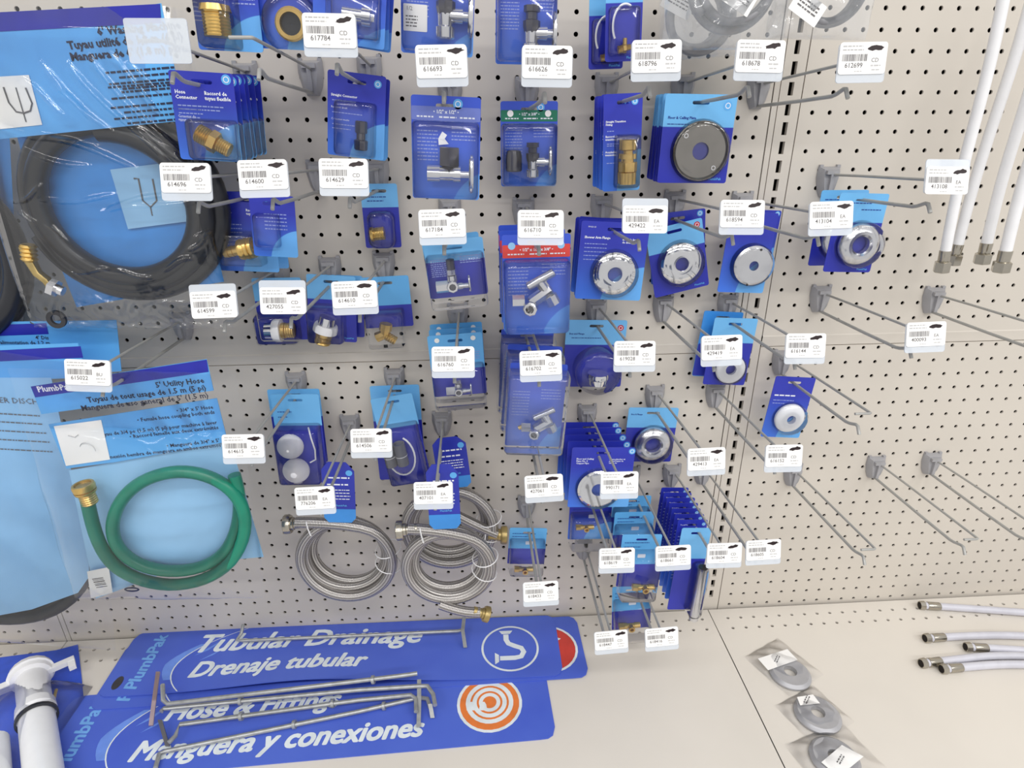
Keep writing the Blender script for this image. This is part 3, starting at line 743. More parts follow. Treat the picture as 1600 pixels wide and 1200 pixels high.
Y = hy('617184', 707, 383)
c, p = valve_pack('valve_pack', 'sky blue topped pack with dark-stemmed chrome valve, under label 617184', (707, 374), (718, 463), 92, Y, False, 'tee', (708, 440), .85, cardmat='card_band')
c.add('blister', blister(c.w * .98, c.h * .95, .95, .2), (0, 0, -c.h * .2)); c.add('valve_stem', MB().lathe([(0, .2), (.5, .2), (.52, .15)], axis(PI / 2), 8).build('nickel_dark'), (p[0], -.5, p[2] + .7))
c.stack(2, 1.3, 'sky blue topped valve packs in the middle row', labels=['rear valve pack peeking out left behind the dark-stemmed chrome valve'], drift=(-.15, 0, 0))
Y = hy('616710', 838, 388)
c, p = valve_pack('valve_pack', 'blue pack with chrome double valve under a red 1/2 x 3/8 header', (838, 366), (838, 516), 105, Y, True, 'multi', (838, 455), .95, 'red_strip', '• 1/2" x 1/2" x 3/8" •')
for s in (-1, 1): c.add('punch_hole', plate([circ(.17)], 0, 'sky_pale'), (s * c.w * .36, c.f - .003, c.h * .39))
c.add('blister', blister(c.w * .98, c.h * .76, .95, .2), (0, 0, -c.h * .12))
c.stack(3, 1.5, 'red header valve packs', jit=.05)

Y = hy('429422', 962, 362)
c = Card('shower_flange_pack', 'navy pack with domed chrome shower arm flange, front of its stack', (963, 347), (949, 468), 106, Y)
c.txt('Shower Arm Flange', -.44, .3, .17, bold=.006); c.txt('Bride de bras\nde douche', .12, .27, .15, bold=.004); c.fine([(-.43, -.1, .22 - .05 * i, .045) for i in range(5)], 'print_soft', 3)
p = c.loc(959, 427); c.add('chrome_flange', disc_mesh('dome', 1.16, 'chrome', .38), (p[0], -.05, p[2])); c.add('blister', dome(1.3, .6), (p[0], 0, p[2])); c.txt('PP425-25', -.4, .43, .11)
c.stack(4, .55, 'stack of shower arm flange packs', jit=.03)
c = Card('chrome_flange_pack', 'tilted sky blue and navy pack with domed chrome flange and red dot', (1056, 350), (1062, 456), 88, -1.5, style='band', roll=math.radians(-13))
p = c.loc(1063, 411); c.add('chrome_flange', disc_mesh('dome', 1.2, 'chrome', .38), (p[0], -.05, p[2])); c.add('blister', dome(1.35, .6), (p[0], 0, p[2])); c.emblem(.4, .42, .17, 'red_dot'); c.txt('PlumbPak', .42, -.45, .15, 'sky', .003, 'RIGHT')
c2 = Card('chrome_flange_pack', 'pack whose blue top shows behind the tilted chrome flange pack', (1066, 330), (1052, 440), 86, -.7, style='navy', roll=math.radians(-6)); c2.emblem(.4, .44, .17)
Y = hy('413104', 1178, 345)
c = Card('silver_disc_pack', 'blue pack with flat silver disc and two screw holes, left of the post', (1180, 332), (1156, 457), 75, Y)
c.fine([(-.3, .05, .33, .08), (.1, .35, .33, .08)], 'print_white', 5)
p = c.loc(1173, 413); c.add('silver_disc', disc_mesh('flat', 1.12, 'chrome_soft', .27), (p[0], -.25, p[2])); c.add('blister', dome(1.22, .65), (p[0], 0, p[2]))
for px, py in ((1184, 388), (1162, 442)):
    q = c.loc(px, py); c.add('screw_hole', MB().lathe([(0, .01), (.01, .07)], mtx(rot=OUT), 12, cap=False).build('hole_shade'), (q[0], -.46, q[2]))  # flat dark discs paint the shade inside the screw holes
c2 = Card('silver_disc_pack', 'blue card corner peeking behind the flat silver disc pack', (1192, 328), (1172, 430), 60, -1.1, style='navy'); c2.emblem(.4, .45, .15)
Y = hy('413108', 1350, 310)
c = Card('chrome_ring_pack', 'sky blue and navy pack with rounded chrome ring, front of two right of the post', (1352, 302), (1322, 425), 78, Y, style='band')
p = c.loc(1339, 381); c.add('chrome_ring', disc_mesh('ring', 1.12, 'chrome_soft', .45), (p[0], -.1, p[2])); c.add('blister', dome(1.25, .75), (p[0], 0, p[2])); c.fine([(-.4, .2, .38, .05), (.0, .4, .3, .05)], 'print_blue', 2); c.txt('PlumbPak', .42, -.46, .15, 'sky', .003, 'RIGHT')
c.stack(2, 1.7, 'rounded chrome ring packs right of the post', labels=['rear chrome ring pack, mostly hidden behind label 413104'])

# --- third row ------------------------------------------------------------------------
def swivel(c, p, ang, s, face=0.0):
    R0 = Matrix.Rotation(0, 4, 'X')
    c.add('brass_end', MB().lathe([(.25, .2)] + [(.25, .4), (.5, .42)] + thread(.5, .95, .4, 4) + [(.95, .2)], axis(ang, s=s) @ Matrix.Rotation(face, 4, 'Y')).build('brass'), p)
    c.add('white_ring', MB().lathe([(-.1, .3), (-.1, .55), (.05, .6), (.3, .6), (.32, .4)], axis(ang, s=s) @ Matrix.Rotation(face, 4, 'Y')).build('white_plastic'), p)
    c.add('chrome_end', MB().lathe([(-.5, .3), (-.5, .42), (-.1, .44), (-.1, .3)], axis(ang, s=s) @ Matrix.Rotation(face, 4, 'Y')).build('chrome'), p)
c = Card('aerator_adapter_pack', 'pack with chrome, white and brass adapter lying sideways, under label 427055', (431, 434), (446, 531), 74, -.95, style='band')
p = c.loc(435, 512); swivel(c, (p[0], -.55, p[2]), 0, 1.1); c.add('blister', blister(2.4, 1.8, 1.1), (p[0] + .1, 0, p[2] + .1))
c = Card('aerator_adapter_pack', 'pack with upright white-ringed brass adapter, left of label 614610', (517, 430), (521, 533), 74, -1.0, style='band')
p = c.loc(513, 505); swivel(c, (p[0], -.6, p[2]), -PI / 2, 1.15, .25); c.add('blister', blister(2.1, 2.2, 1.1), (p[0], 0, p[2] + .1)); c.txt('PlumbPak', .44, -.44, .14, 'sky', .003, 'RIGHT')
c2 = Card('aerator_adapter_pack', 'rear card showing right of the upright white-ringed brass adapter pack', (536, 430), (541, 526), 58, -.45, style='band')
c = Card('brass_elbow_pack', 'pack with small bent brass fitting, under label 614610', (600, 432), (610, 511), 74, -1.1, style='band_low')
p = c.loc(603, 518); b = MB(); b.lathe([(0, .28), (.3, .3), (.3, .36), (.7, .36), (.7, .2)], axis(math.radians(75)), 8); b.lathe([(0, .28)] + thread(.1, .8, .27, 5), axis(math.radians(-35), (-.05, 0, .05))); b.lathe([(0, .28), (.5, .3)], axis(math.radians(200), (0, 0, .05)), 8)
c.add('brass_fitting', b.build('brass'), (p[0], -.65, p[2])); c.add('blister', blister(2.2, 2.2, 1.1), (p[0] + .1, 0, p[2] + .3))
Y = hy('616760', 709, 535)
c, p = valve_pack('valve_pack', 'sky blue topped pack with bright nut and brass-holed valve, under label 616760', (710, 522), (720, 617), 84, Y, False, 'tee', (717, 603), .75, cardmat='card_band_low')
c.add('blister', blister(c.w * .98, c.h * .7, .95, .2), (0, 0, -c.h * .32))
for s in (-1, 1): c.add('punch_hole', plate([circ(.14)], 0, 'paper'), (s * c.w * .33, c.f - .003, c.h * .42))
c.stack(3, 1.0, 'sky blue topped valve packs in the lower row', jit=.05)
Y = hy('616702', 838, 560)
c, p = valve_pack('valve_pack', 'leaning blue clamshell pack with double chrome valve, front of its stack', (842, 568), (832, 697), 88, Y, False, 'multi', (843, 655), .85, roll=math.radians(4))
c.add('blister', blister(c.w * 1.08, c.h * .95, 1.2, .2, 'clear_pack'), (0, 0, -c.h * .04)); c.add('brass_tip', MB().lathe([(0, .12), (.3, .12)], axis(.5), 10).build('brass'), (-.9, -.4, -1.2))
c.stack(3, 1.9, 'leaning clamshell valve packs', drift=(-.12, 0, .35), jit=.05)
c = Card('chrome_cap_pack', 'sky blue and navy pack with chrome cap low in a clear dome', (933, 500), (924, 604), 94, -.9, style='band')
p = c.loc(931, 575); c.add('chrome_cap', MB().lathe([(0, .62), (.1, .66), (.3, .66), (.35, .6), (.7, .55), (.75, .4)], mtx((0, 0, 0), (PI, 0, 0)), 24).build('chrome', ang=32), (p[0], -.75, p[2] - .05)); c.add('blister', dome(1.48, 1.25), (p[0], 0, p[2]))
c.emblem(.4, .39, .19, 'red_dot'); c.txt('Box and Flange', -.44, .3, .15, 'print_blue', .004); c.fine([(-.4, .1, .24, .045)], 'print_blue', 2)
Y = hy('616144', 1148, 505)
c = Card('white_flange_pack', 'sky blue and navy pack with white ring, beside the slotted post', (1151, 497), (1130, 601), 68, Y, style='band')
p = c.loc(1139, 575); c.add('white_ring', disc_mesh('flat', .92, 'white_plastic', .33), (p[0], -.15, p[2])); c.add('blister', dome(1.02, .5), (p[0], 0, p[2]))
c2 = Card('white_flange_pack', 'bright blue card behind the white ring pack beside the slotted post', (1134, 487), (1108, 588), 62, -.7, style='azure', roll=math.radians(4))
p2 = c2.loc(1118, 565); c2.add('white_ring', disc_mesh('flat', .92, 'white_plastic', .33), (p2[0] + .3, -.12, p2[2])); part('navy_half', plate([rrect(c2.w * .99, c2.h * .5, .1)], 0, 'navy_card'), c2.root, (0, c2.f, -c2.h * .24))
KB = 'grey scan hook with a bare bright end, holding the white flange pack'
Y = hang_y(*HK[KB], 1243, 597)
c = Card('white_flange_pack', 'pale navy pack with white flange hanging right of the slotted post', (1244, 589), (1218, 683), 64, Y)
p = c.loc(1232, 652); c.add('white_flange', disc_mesh('dome', .98, 'white_gloss', .28), (p[0], -.08, p[2])); c.add('blister', dome(1.1, .6), (p[0], 0, p[2])); c.fine([(-.42, .1, .2, .09)], 'print_white', 5); c.fine([(-.42, .1, .12, .05), (-.42, -.1, .07, .05)], 'print_soft', 2)

# --- fourth row -----------------------------------------------------------------------
Y = hy('614615', 462, 625)
c = Card('float_ball_pack', 'sky blue and navy pack with two white float balls', (460, 616), (477, 746), 72, -2.4, style='band')
for px, py, r in ((458, 690, .78), (467, 727, .8)):
    q = c.loc(px, py); prof = [(r * .75 * math.sin(t), r * math.cos(t)) for t in [-1.5 + 3.0 * i / 12 for i in range(13)]]
    c.add('float_ball', MB().lathe(prof, mtx(rot=OUT), 28).build('white_matte', ang=60), (q[0], -.62, q[2]))
c.add('cord', MB().tube([(.75, -.3, .9), (.85, -.35, .2), (1.0, -.35, -.6), (.95, -.3, -1.3), (.6, -.3, -1.5)], .05).build('white_plastic'), (-.1, 0, -.1))
c.add('blister', blister(c.w * .94, c.h * .66, 1.2, .2), (0, 0, -c.h * .16)); c.fine([(-.4, -.1, .3, .05), (-.4, -.2, .24, .05)], 'print_blue', 3)
c2 = Card('float_ball_pack', 'rear card behind the two white float balls', (458, 608), (474, 722), 78, -.9, style='band')
c = Card('tubing_pack', 'sky blue and navy pack with grey tubes and a clear cord loop, front of two', (621, 618), (633, 748), 64, -2.0, style='band', roll=math.radians(-8))
for k, (px, py) in enumerate(((610, 705), (628, 703))):
    q = c.loc(px, py); tb = c.add('grey_tube', MB().lathe([(-.75, .33), (-.75, .36), (.75, .36), (.75, .3), (.6, .28)], axis(PI / 2), 18).build('tube_grey'), (q[0], -.5, q[2]))
    part('tie', MB().lathe([(-.03, .375), (.03, .375)], axis(PI / 2), 18, cap=False).build('white_plastic'), tb, (0, 0, -.1))
pts = [(-.2 + .85 * math.cos(a), -.45, -.1 + 1.35 * math.sin(a)) for a in [PI * .35 - i * PI * 1.3 / 16 for i in range(17)]]
c.add('cord_loop', MB().tube(pts, .06).build('white_gloss'), (0, 0, -c.h * .15)); c.add('blister', blister(c.w * .95, c.h * .68, 1.0), (0, 0, -c.h * .15))
c2 = Card('tubing_pack', 'rear card behind the grey tubing pack', (616, 602), (630, 748), 74, -.8, style='band')
# braided hoses in coils with a blue paper tag
def coil(cx, cz, R, turns, y0, y1, start, seed, wob=.12, sq=1.0, n=48, shrink=0.0):
    rn = random.Random(seed); pts = []; N = int(n * turns)
    ph = [rn.uniform(0, 6.28) for _ in range(3)]
    for i in range(N + 1):
        t = i / N; a = start + t * turns * 2 * PI
        r = R * (1 - shrink * t) * (1 + .03 * math.sin(1.3 * a * .77 + ph[0])) - wob * math.sin(a * .5 + ph[1])
        pts.append((cx + r * math.cos(a), y0 + (y1 - y0) * t + .15 * math.sin(a * .63 + ph[2]), cz + r * sq * math.sin(a)))
    return pts
def coupling(b_mat, s=1.0):
    return MB().lathe([(-.5, .4), (.25, .4), (.3, .48), (.5, .48), (.5, .66), (.62, .72), (.95, .72), (1.0, .66), (1.0, .5), (.7, .46)], mtx(sc=s), 12).build(b_mat, ang=35)
def braided(label, ctr, rpx, Y, tagbox, seed, nutpx, endpx=None, turns=3.0, end_mat='nickel'):
    cw = at(ctr[0], ctr[1], Y); R = rpx * depth(cw) / F
    root = thing('braided_hose', label, 'hose', cw, group='coiled braided steel supply hoses')
    nut = at(nutpx[0], nutpx[1], Y - .5) - cw
    sd = 1 if nut.x < 0 else -1           # the hose runs in from a nut on the left (clockwise) or right
    pts = [Vector((nut.x + sd * q, nut.y, nut.z + .07 * q)) for q in (.6, 1.0, 1.4)]
    bod = [Vector((-sd * x, y, z)) for x, y, z in coil(0, 0, R, turns, -.55, .6, 1.75, seed, .06, 1.0, 48, .24)]
    run = pts + bod[2:]
    for _ in range(4): run = [run[0]] + [(run[i - 1] + run[i] * 2 + run[i + 1]) / 4 for i in range(1, len(run) - 1)] + [run[-1]]
    part('braided_tube', MB().tube(run, .35, 14).build('braid', ang=80), root)
    part('swivel_nut', coupling(end_mat, .85), root, (nut.x + sd * .75, nut.y, nut.z), (0, -sd * (PI / 2 + .08), 0), 'metal hose nut')
    if endpx:
        e = at(endpx[0], endpx[1], Y - .2) - cw
        e0 = at(endpx[0] - 62, endpx[1] - 6, Y - .2) - cw
        part('hose_end', MB().tube([e0.lerp(e, i / 6) + Vector((0, -.35 * math.sin(i / 6 * 1.6) - .3, -.12 * math.sin(i / 6 * 3))) for i in range(7)], .33, 12).build('braid', ang=80), root)
        part('end_nut', coupling('brass_dull', .72), root, (e.x - .1, e.y - .65, e.z), (0, PI * .62, 0), 'dull brass end nut')
    for aa in (.15, -.3):
        part('cable_tie', MB().tube([((R * .87 + (R * .14 + .42) * math.cos(q)) * math.cos(aa), -.0 + .98 * math.sin(q), (R * .87 + (R * .14 + .42) * math.cos(q)) * math.sin(aa)) for q in [2 * PI * i / 16 for i in range(16)]], .035, 6, closed=True).build('white_plastic'), root)
    part('cable_tie', MB().tube([(nut.x + sd * 1.35, nut.y - .33, nut.z + .3), (nut.x + sd * 1.4, nut.y - .36, nut.z - .2), (nut.x + sd * 1.5, nut.y - .3, nut.z - .8)], .045, 6).build('white_plastic'), root)
    if tagbox:
        (tx, ty), (bx, by), wpx = tagbox
        t = at(tx, ty, Y - .8) - cw; b = at(bx, by, Y - .8) - cw; h = (t - b).length; w = wpx * depth(cw) / F
        ol = [(-w * .5, h * .38), (-w * .3, h * .5), (w * .25, h * .5), (w * .5, h * .36), (w * .5, -h * .42), (w * .36, -h * .5), (-w * .36, -h * .5), (-w * .5, -h * .42)]
        mid = (t + b) / 2
        tg = part('paper_tag', plate([ol], .03, 'navy_card', w, h), root, mid, (0, math.atan2((t - b).x, (t - b).z), 0), 'folded blue paper tag')
        part('tag_tip', plate([[(-w * .5, -h * .27), (w * .5, -h * .27), (w * .5, -h * .42), (w * .36, -h * .5), (-w * .36, -h * .5), (-w * .5, -h * .42)]], 0, 'azure'), tg, (0, -.025, 0))
        part('lettering', text('PlumbPak', .18, 'sky', .004), tg, (.1, -.03, -h * .21)); part('title_print', dashes([(-.3 * w, .35 * w, h * .25, .1), (-.35 * w, .3 * w, h * .14, .1)], 'print_white', seed + 2), tg, (0, -.03, 0)); part('emblem', plate([circ(.2)], 0, 'sky'), tg, (w * .34, -.03, h * .33))
        part('fine_print', dashes([(-.4 * w, .35 * w, h * (.05 - .05 * i), .06) for i in range(4)], 'print_white', seed), tg, (0, -.03, 0))
    return root
braided('single coil of braided steel hose with blue tag, under label 776206', (543, 868), 74, -2.7, ((527, 722), (532, 816), 46), 3, (447, 818))
braided('front coil of braided steel hose with blue tag and brass end', (698, 880), 70, -4.6, ((690, 725), (696, 826), 46), 5, (622, 828), (750, 945))
braided('rear coil of braided steel hose hanging behind the front one', (702, 820), 72, -1.7, ((700, 683), (712, 762), 48), 8, (790, 835), None, 3.0, 'brass_dull')

Y = hy('990171', 942, 712)
c = Card('copper_plate_pack', 'navy pack with bright silver pipe plate, front of its stack under label 990171', (944, 699), (934, 792), 98, Y)
c.txt('Floor and Ceiling\nPlate No. 2\nCopper Pipe', -.42, .28, .15, bold=.004); c.txt('Plaque plancher et\nplafond tuyau de\ncuivre de', .1, .28, .13, bold=.003); c.emblem(.45, .44, .2)
p = c.loc(934, 762); c.add('silver_plate', disc_mesh('flat', 1.28, 'chrome', .42), (p[0], -.06, p[2])); c.add('blister', dome(1.4, .45), (p[0], 0, p[2]))
c.stack(5, .85, 'stack of silver copper pipe plate packs', drift=(-.06, 0, .0), jit=.04)
c = Card('chrome_ring_pack', 'sky blue and navy pack with deep chrome ring, left of label 429413', (1022, 637), (1010, 721), 78, -.95, style='band')
p = c.loc(1018, 692); c.add('chrome_ring', disc_mesh('ring', 1.22, 'chrome_soft', .5), (p[0], -.1, p[2])); c.add('blister', dome(1.34, .75), (p[0], 0, p[2])); c.txt('Box & Flange', -.44, .38, .14, 'print_blue', .004)

# --- lowest rows ----------------------------------------------------------------------
def brass_tee(s=1.0):
    b = MB(); b.lathe([(-.7, .2), (-.65, .26), (-.3, .26), (-.3, .2), (.3, .2), (.3, .24), (.75, .22)], axis(0, s=s), 12)
    b.lathe([(-.95, .3), (-.55, .3)], axis(0, s=s), 6); b.lathe([(0, .2), (.35, .22), (.4, .26), (.5, .26), (.5, .14), (.2, .12)], mtx(rot=OUT, sc=s), 14); return b.build('brass')
def brass_pack(label, T, B, w, Y, fpx, s, style='band_low', tall=1.0, cover=True, group=None):
    c = Card('brass_fitting_pack', label, T, B, w, Y, style=style, slot=.7, group=group)
    p = c.loc(*fpx); c.add('brass_fitting', brass_tee(s), (p[0], -.6, p[2]))
    c.add('small_picture', plate([rrect(.5, .28, .05)], 0, 'print_white'), (.05 * c.w, c.f, c.h * .1))
    c.fine([(-.42, .2, .35, .05), (-.42, .0, .27, .05)], 'print_blue', 3); c.add('blister', blister(c.w * .95, c.h * .85 * tall, 1.05), (0, 0, -c.h * .2)); return c
brass_pack('small pack with brass elbow above label 618433', (826, 825), (821, 881), 58, hy('618433', 826, 832), (819, 880), .75)
brass_pack('small pack with brass pieces, just below the silver copper pipe plates', (924, 782), (919, 842), 66, hy('618619', 922, 786), (913, 815), .7, 'navy')
Y = hy('618661', 1012, 838)
brass_pack('brass compression pack with hex nut, left of label 618661', (1004, 835), (992, 916), 62, Y, (1003, 907), .8)
brass_pack('middle brass compression pack with hex nut, right of label 618619', (992, 800), (985, 862), 62, Y + 1.9, (978, 850), .75)
brass_pack('rearmost sky blue brass pack, under the copper pipe plates', (988, 775), (982, 832), 60, Y + 3.2, (978, 822), .7, group=None)
brass_pack('lowest brass valve pack, left of label 618416', (986, 915), (984, 982), 58, hy('618416', 990, 925), (982, 967), .85)
Y = hy('618604', 1092, 834)
c = Card('chrome_tube_pack', 'tall pack with upright chrome tube and sky blue top, front of its stack', (1089, 825), (1064, 952), 46, Y, style='band', slot=.6)
q0, q1 = c.loc(1091, 878), c.loc(1076, 958); L_ = math.hypot(q0[0] - q1[0], q0[2] - q1[2])
c.add('chrome_tube', MB().lathe([(0, .3), (L_ - .25, .3), (L_ - .2, .34), (L_, .34), (L_, .28), (L_ - .5, .26)], mtx(), 24, ).build('chrome_soft'), (q1[0] + .15, -.5, q1[2]), (0, math.atan2(q0[0] - q1[0], q0[2] - q1[2]), 0))
c.add('bore_shade', MB().lathe([(0, .01), (.01, .27)], mtx(), 20, cap=False).build('hole_shade'), (q0[0] + .15, -.5, q0[2] + .01))  # dark disc paints the shade in the tube mouth
c.add('blister', blister(.95, c.h * .62, .95, r=.3), (q0[0] + .1, 0, -c.h * .2))
c3 = Card('chrome_tube_pack', 'second pack from the front in the stack of navy chrome tube packs', (1083, 812), (1060, 935), 46, Y + .55, style='navy', slot=.6)
c3.emblem(.38, .45, .12); c3.fine([(-.42, -.3, .3 - .04 * i, .06) for i in range(14)], 'print_soft', 2); c3.txt('PlumbPak', -.4, .44, .12)
for i in range(1, 7):
    cc = copy_tree(c3.root); cc.location += Vector((random.uniform(-.03, .03), .6 * i, .0)) * U; cc['label'] = '%s pack from the front in the stack of navy chrome tube packs' % ORD[i + 1]
    cc['group'] = 'stack of chrome tube packs'
c3.root['group'] = c.root['group'] = 'stack of chrome tube packs'

# ------------------------------------------------------------------ big bags at the left
def sheet(w, h, nx, nz, fn, mat, cx=0, cz=0):
    vs = [(cx + w * (i / nx - .5), fn(i / nx, j / nz), cz + h * (j / nz - .5)) for j in range(nz + 1) for i in range(nx + 1)]
    fs = [(j * (nx + 1) + i, j * (nx + 1) + i + 1, (j + 1) * (nx + 1) + i + 1, (j + 1) * (nx + 1) + i) for j in range(nz) for i in range(nx)]
    return MB().add(vs, fs).build(mat, ang=180)
def rays(u, v, seed, amp, cx=.1, cz=1.0, n=30):
    a = math.atan2(v - cz, u - cx); d = math.hypot(u - cx, v - cz)
    return amp * math.sin(a * n + seed + 2 * math.sin(d * 6 + seed)) * (.35 + .65 * math.sin(d * 5 + seed) ** 2)
class Bag:
    def __init__(s, name, label, T, B, wpx, Y, cat='bagged hose'):
        t, b = at(T[0], T[1], Y), at(B[0], B[1], Y); s.c = (t + b) / 2; up = t - b; s.h = up.length; s.w = wpx * depth(s.c) / F; s.Y = Y
        s.roll = math.atan2(up.x, up.z); s.root = thing(name, label, cat, s.c, (0, s.roll, 0))
    def loc(s, px, py, y=0.0):
        p = at(px, py, s.Y + y) - s.c; q = Matrix.Rotation(-s.roll, 3, 'Y') @ p; return Vector((q.x, y, q.z))
    def flat(s, name, mat, P, thick=0.02, y=0.0, label=None, parent=None):
        """a printed piece whose corners are given as pixels"""
        pts = [s.loc(x, z, y) for x, z in P]
        cx = sum(p.x for p in pts) / len(pts); cz = sum(p.z for p in pts) / len(pts)
        return part(name, plate([[(p.x - cx, p.z - cz) for p in pts]], thick, mat), s.root, (cx, y, cz), label=label)
    def txt(s, name, body, px, py, hpx, mat, y, bold=0, ang=0, align='RIGHT', shear=0):
        p = s.loc(px, py, y); return part(name, text(body, hpx * depth(s.c) / F * 1.4, mat, bold, shear, align, rot=ang), s.root, p)
# washing machine hose bag
g = Bag('washing_machine_hose_bag', 'clear bag with black washing machine hose and sky blue header', (98, 8), (212, 512), 330, -4.3)
g.flat('header_card', 'sky', [(-95, 62), (252, 5), (290, 188), (-45, 222)], .03, -1.3, 'sky blue printed header')
g.flat('header_strip', 'navy_strip', [(-95, 24), (250, 6), (252, 36), (-90, 54)], 0, -1.335)
g.txt('title_lettering', "6' Washing Machine\nTuyau utilité de 1,8 m (6 pi)\nManguera de 6' (1.8 m) para", 286, 57, 10, 'ink_dark', -1.34, .015, math.radians(6))
for k, (y0, n_) in enumerate(((105, 4), (128, 3), (160, 4))):
    rows = [(-2.9 + .5 * (i % 2), 0, -.22 * i, .08) for i in range(n_)]
    part('fine_print', dashes(rows, 'ink_dark', k + 3), g.root, g.loc(272 + k * 3, y0, -1.34), (0, math.radians(-6), 0))
pic = g.flat('diagram_panel', 'paper', [(-40, 122), (45, 117), (66, 195), (-30, 205)], 0, -1.345, 'white diagram panel with forked pipes')
part('diagram_lines', MB().tube([(-.5, -.02, .6), (-.45, -.02, .0), (-.25, -.02, -.35), (.05, -.02, -.4), (.35, -.02, -.3), (.5, -.02, .0), (.4, -.02, .6)], .035, 6).tube([(.0, -.02, .6), (.05, -.02, -.75)], .025, 6).build('ink_grey'), pic, (.55, 0, 0))
pic = g.flat('diagram_panel', 'sky_pale', [(172, 265), (255, 255), (300, 345), (200, 358)], 0, -.03, 'pale diagram panel with pipe drawing')
part('diagram_lines', MB().tube([(-.5, -.02, .8), (-.3, -.02, .8), (-.3, -.02, -.2), (0, -.02, -.5), (.35, -.02, -.2), (.35, -.02, .8)], .04, 6).tube([(0, -.02, -.5), (0, -.02, -.9)], .03, 6).build('ink_grey'), pic)
g.flat('insert_card', 'azure', [(20, 190), (290, 190), (350, 440), (120, 480), (60, 330)], .02, .12, 'blue insert behind the hose')
cc = g.loc(183, 322, -.5); R = 150 * depth(g.c) / F
part('black_hose', MB().tube([(cc.x + x, y, cc.z + z) for x, y, z in coil(0, 0, R, 2.693, .1, -.75, 3.5, 4, .10, .95, 48, .26)], .48, 14).build('rubber', ang=80), g.root, label='glossy black rubber hose in loops')
q = g.loc(45, 395, -1.1); q2 = g.loc(80, 448, -1.1)
d = q2 - q
part('brass_elbow', MB().tube([q + Vector((-.1, 0, .3)), q + Vector((-.05, 0, -.3)), q + d * .45 + Vector((-.12, 0, -.25)), q + d * .8, q2], [.26, .26, .22, .22, .2], 12).build('brass_dull'), g.root)
part('ferrule', MB().lathe(thread(-.4, .4, .36, 4, .08), axis(math.radians(80)), 18).build('brass'), g.root, q)
part('nut', MB().lathe([(-.15, .45), (.15, .45)], axis(math.radians(-25)), 6).lathe([(.1, .24), (.45, .24)], axis(math.radians(-25)), 14).build('chrome_soft'), g.root, q2 + Vector((.1, 0, -.05)))
wp = g.loc(90, 498, -.6)
part('rubber_washer', MB().lathe([(0, .25), (.16, .25), (.16, .46), (0, .46), (0, .25)], mtx(rot=OUT), 24, cap=False).build('rubber_matte'), g.root, wp)
CR = [((62, 98), (182, 212), .09), ((108, 94), (262, 262), .11), ((138, 86), (285, 252), .1), ((168, 84), (262, 190), .08), ((196, 96), (300, 210), .07), ((85, 130), (150, 190), .06),
      ((-10, 196), (130, 226), .1), ((60, 205), (218, 262), .13), ((20, 232), (150, 262), .09), ((15, 318), (72, 292), .1), ((60, 312), (190, 308), .1), ((170, 322), (300, 300), .13), ((150, 335), (300, 312), .07),
      ((25, 335), (60, 345), .08), ((110, 420), (175, 424), .11), ((175, 424), (240, 432), .08), ((250, 420), (300, 405), .12), ((290, 395), (322, 360), .1), ((300, 380), (340, 350), .08), ((130, 455), (180, 480), .09),
      ((200, 470), (230, 500), .08), ((240, 480), (300, 470), .08), ((95, 470), (140, 505), .07), ((30, 120), (110, 180), .07), ((220, 60), (280, 110), .06), ((70, 350), (120, 380), .07), ((210, 200), (290, 255), .08), ((240, 215), (310, 285), .07)]
CR = [(g.loc(a_[0], a_[1], -1.5), g.loc(b_[0], b_[1], -1.5), w_) for a_, b_, w_ in CR]
def creases(x, z):
    t = 0.0
    for a_, b_, w_ in CR:
        dx, dz = b_.x - a_.x, b_.z - a_.z; L2 = dx * dx + dz * dz
        k = ((x - a_.x) * dx + (z - a_.z) * dz) / L2
        if -.05 < k < 1.05:
            L1 = math.sqrt(L2); d = ((x - a_.x) * dz - (z - a_.z) * dx) / L1 + .12 * math.sin(k * 5 + w_ * 90)
            if abs(d) < .5: t += w_ * 2.1 * math.exp(-(d / .1) ** 2) * max(0, math.sin(PI * min(1, max(0, k)))) ** .5
    return t
GW, GH = g.w, g.h
def front(u, v):
    e = max(0, math.sin(PI * min(1, max(0, u)))) ** .3 * (max(0, math.sin(PI * min(.5, v * 1.3))) ** .5)
    top = 1 if v < .93 else max(0, (1 - v) / .07)
    k = 1 if v < .62 else .15
    return -1.62 * e * (.85 + .15 * top) - .05 + k * rays(u, v, 1.0, .04, .05, .95, 24) - creases((u - .5) * GW, (v - .5) * GH) + (.16 * (1 - v / .17) * math.sin(47 * u + 9 * math.sin(21 * v)) * math.sin(60 * v + 6 * math.sin(17 * u)) if v < .17 else 0)
part('clear_bag', sheet(g.w, g.h, 190, 260, front, 'bag'), g.root, label='crinkled clear plastic film')
def back(u, v): return .25 + .05 * math.sin(9 * u + 7 * v)
part('bag_back', sheet(g.w, g.h, 16, 20, back, 'bag_soft'), g.root)
# black hose bag at the left edge
g = Bag('washing_machine_hose_bag', 'black hose bag at the left edge, mostly out of the picture', (-210, 60), (-110, 500), 300, -2.6)
cc = g.loc(-125, 385, -.5); R = 140 * depth(g.c) / F
part('black_hose', MB().tube([(cc.x + x, y, cc.z + z) for x, y, z in coil(0, 0, R, 3.1, .0, -1.1, 1, 9, .3)], .5, 14).build('rubber', ang=80), g.root)
g.flat('insert_card', 'azure', [(-260, 110), (12, 160), (30, 495), (-200, 520)], .02, .3)
part('clear_bag', sheet(g.w, g.h, 40, 50, front, 'bag'), g.root)
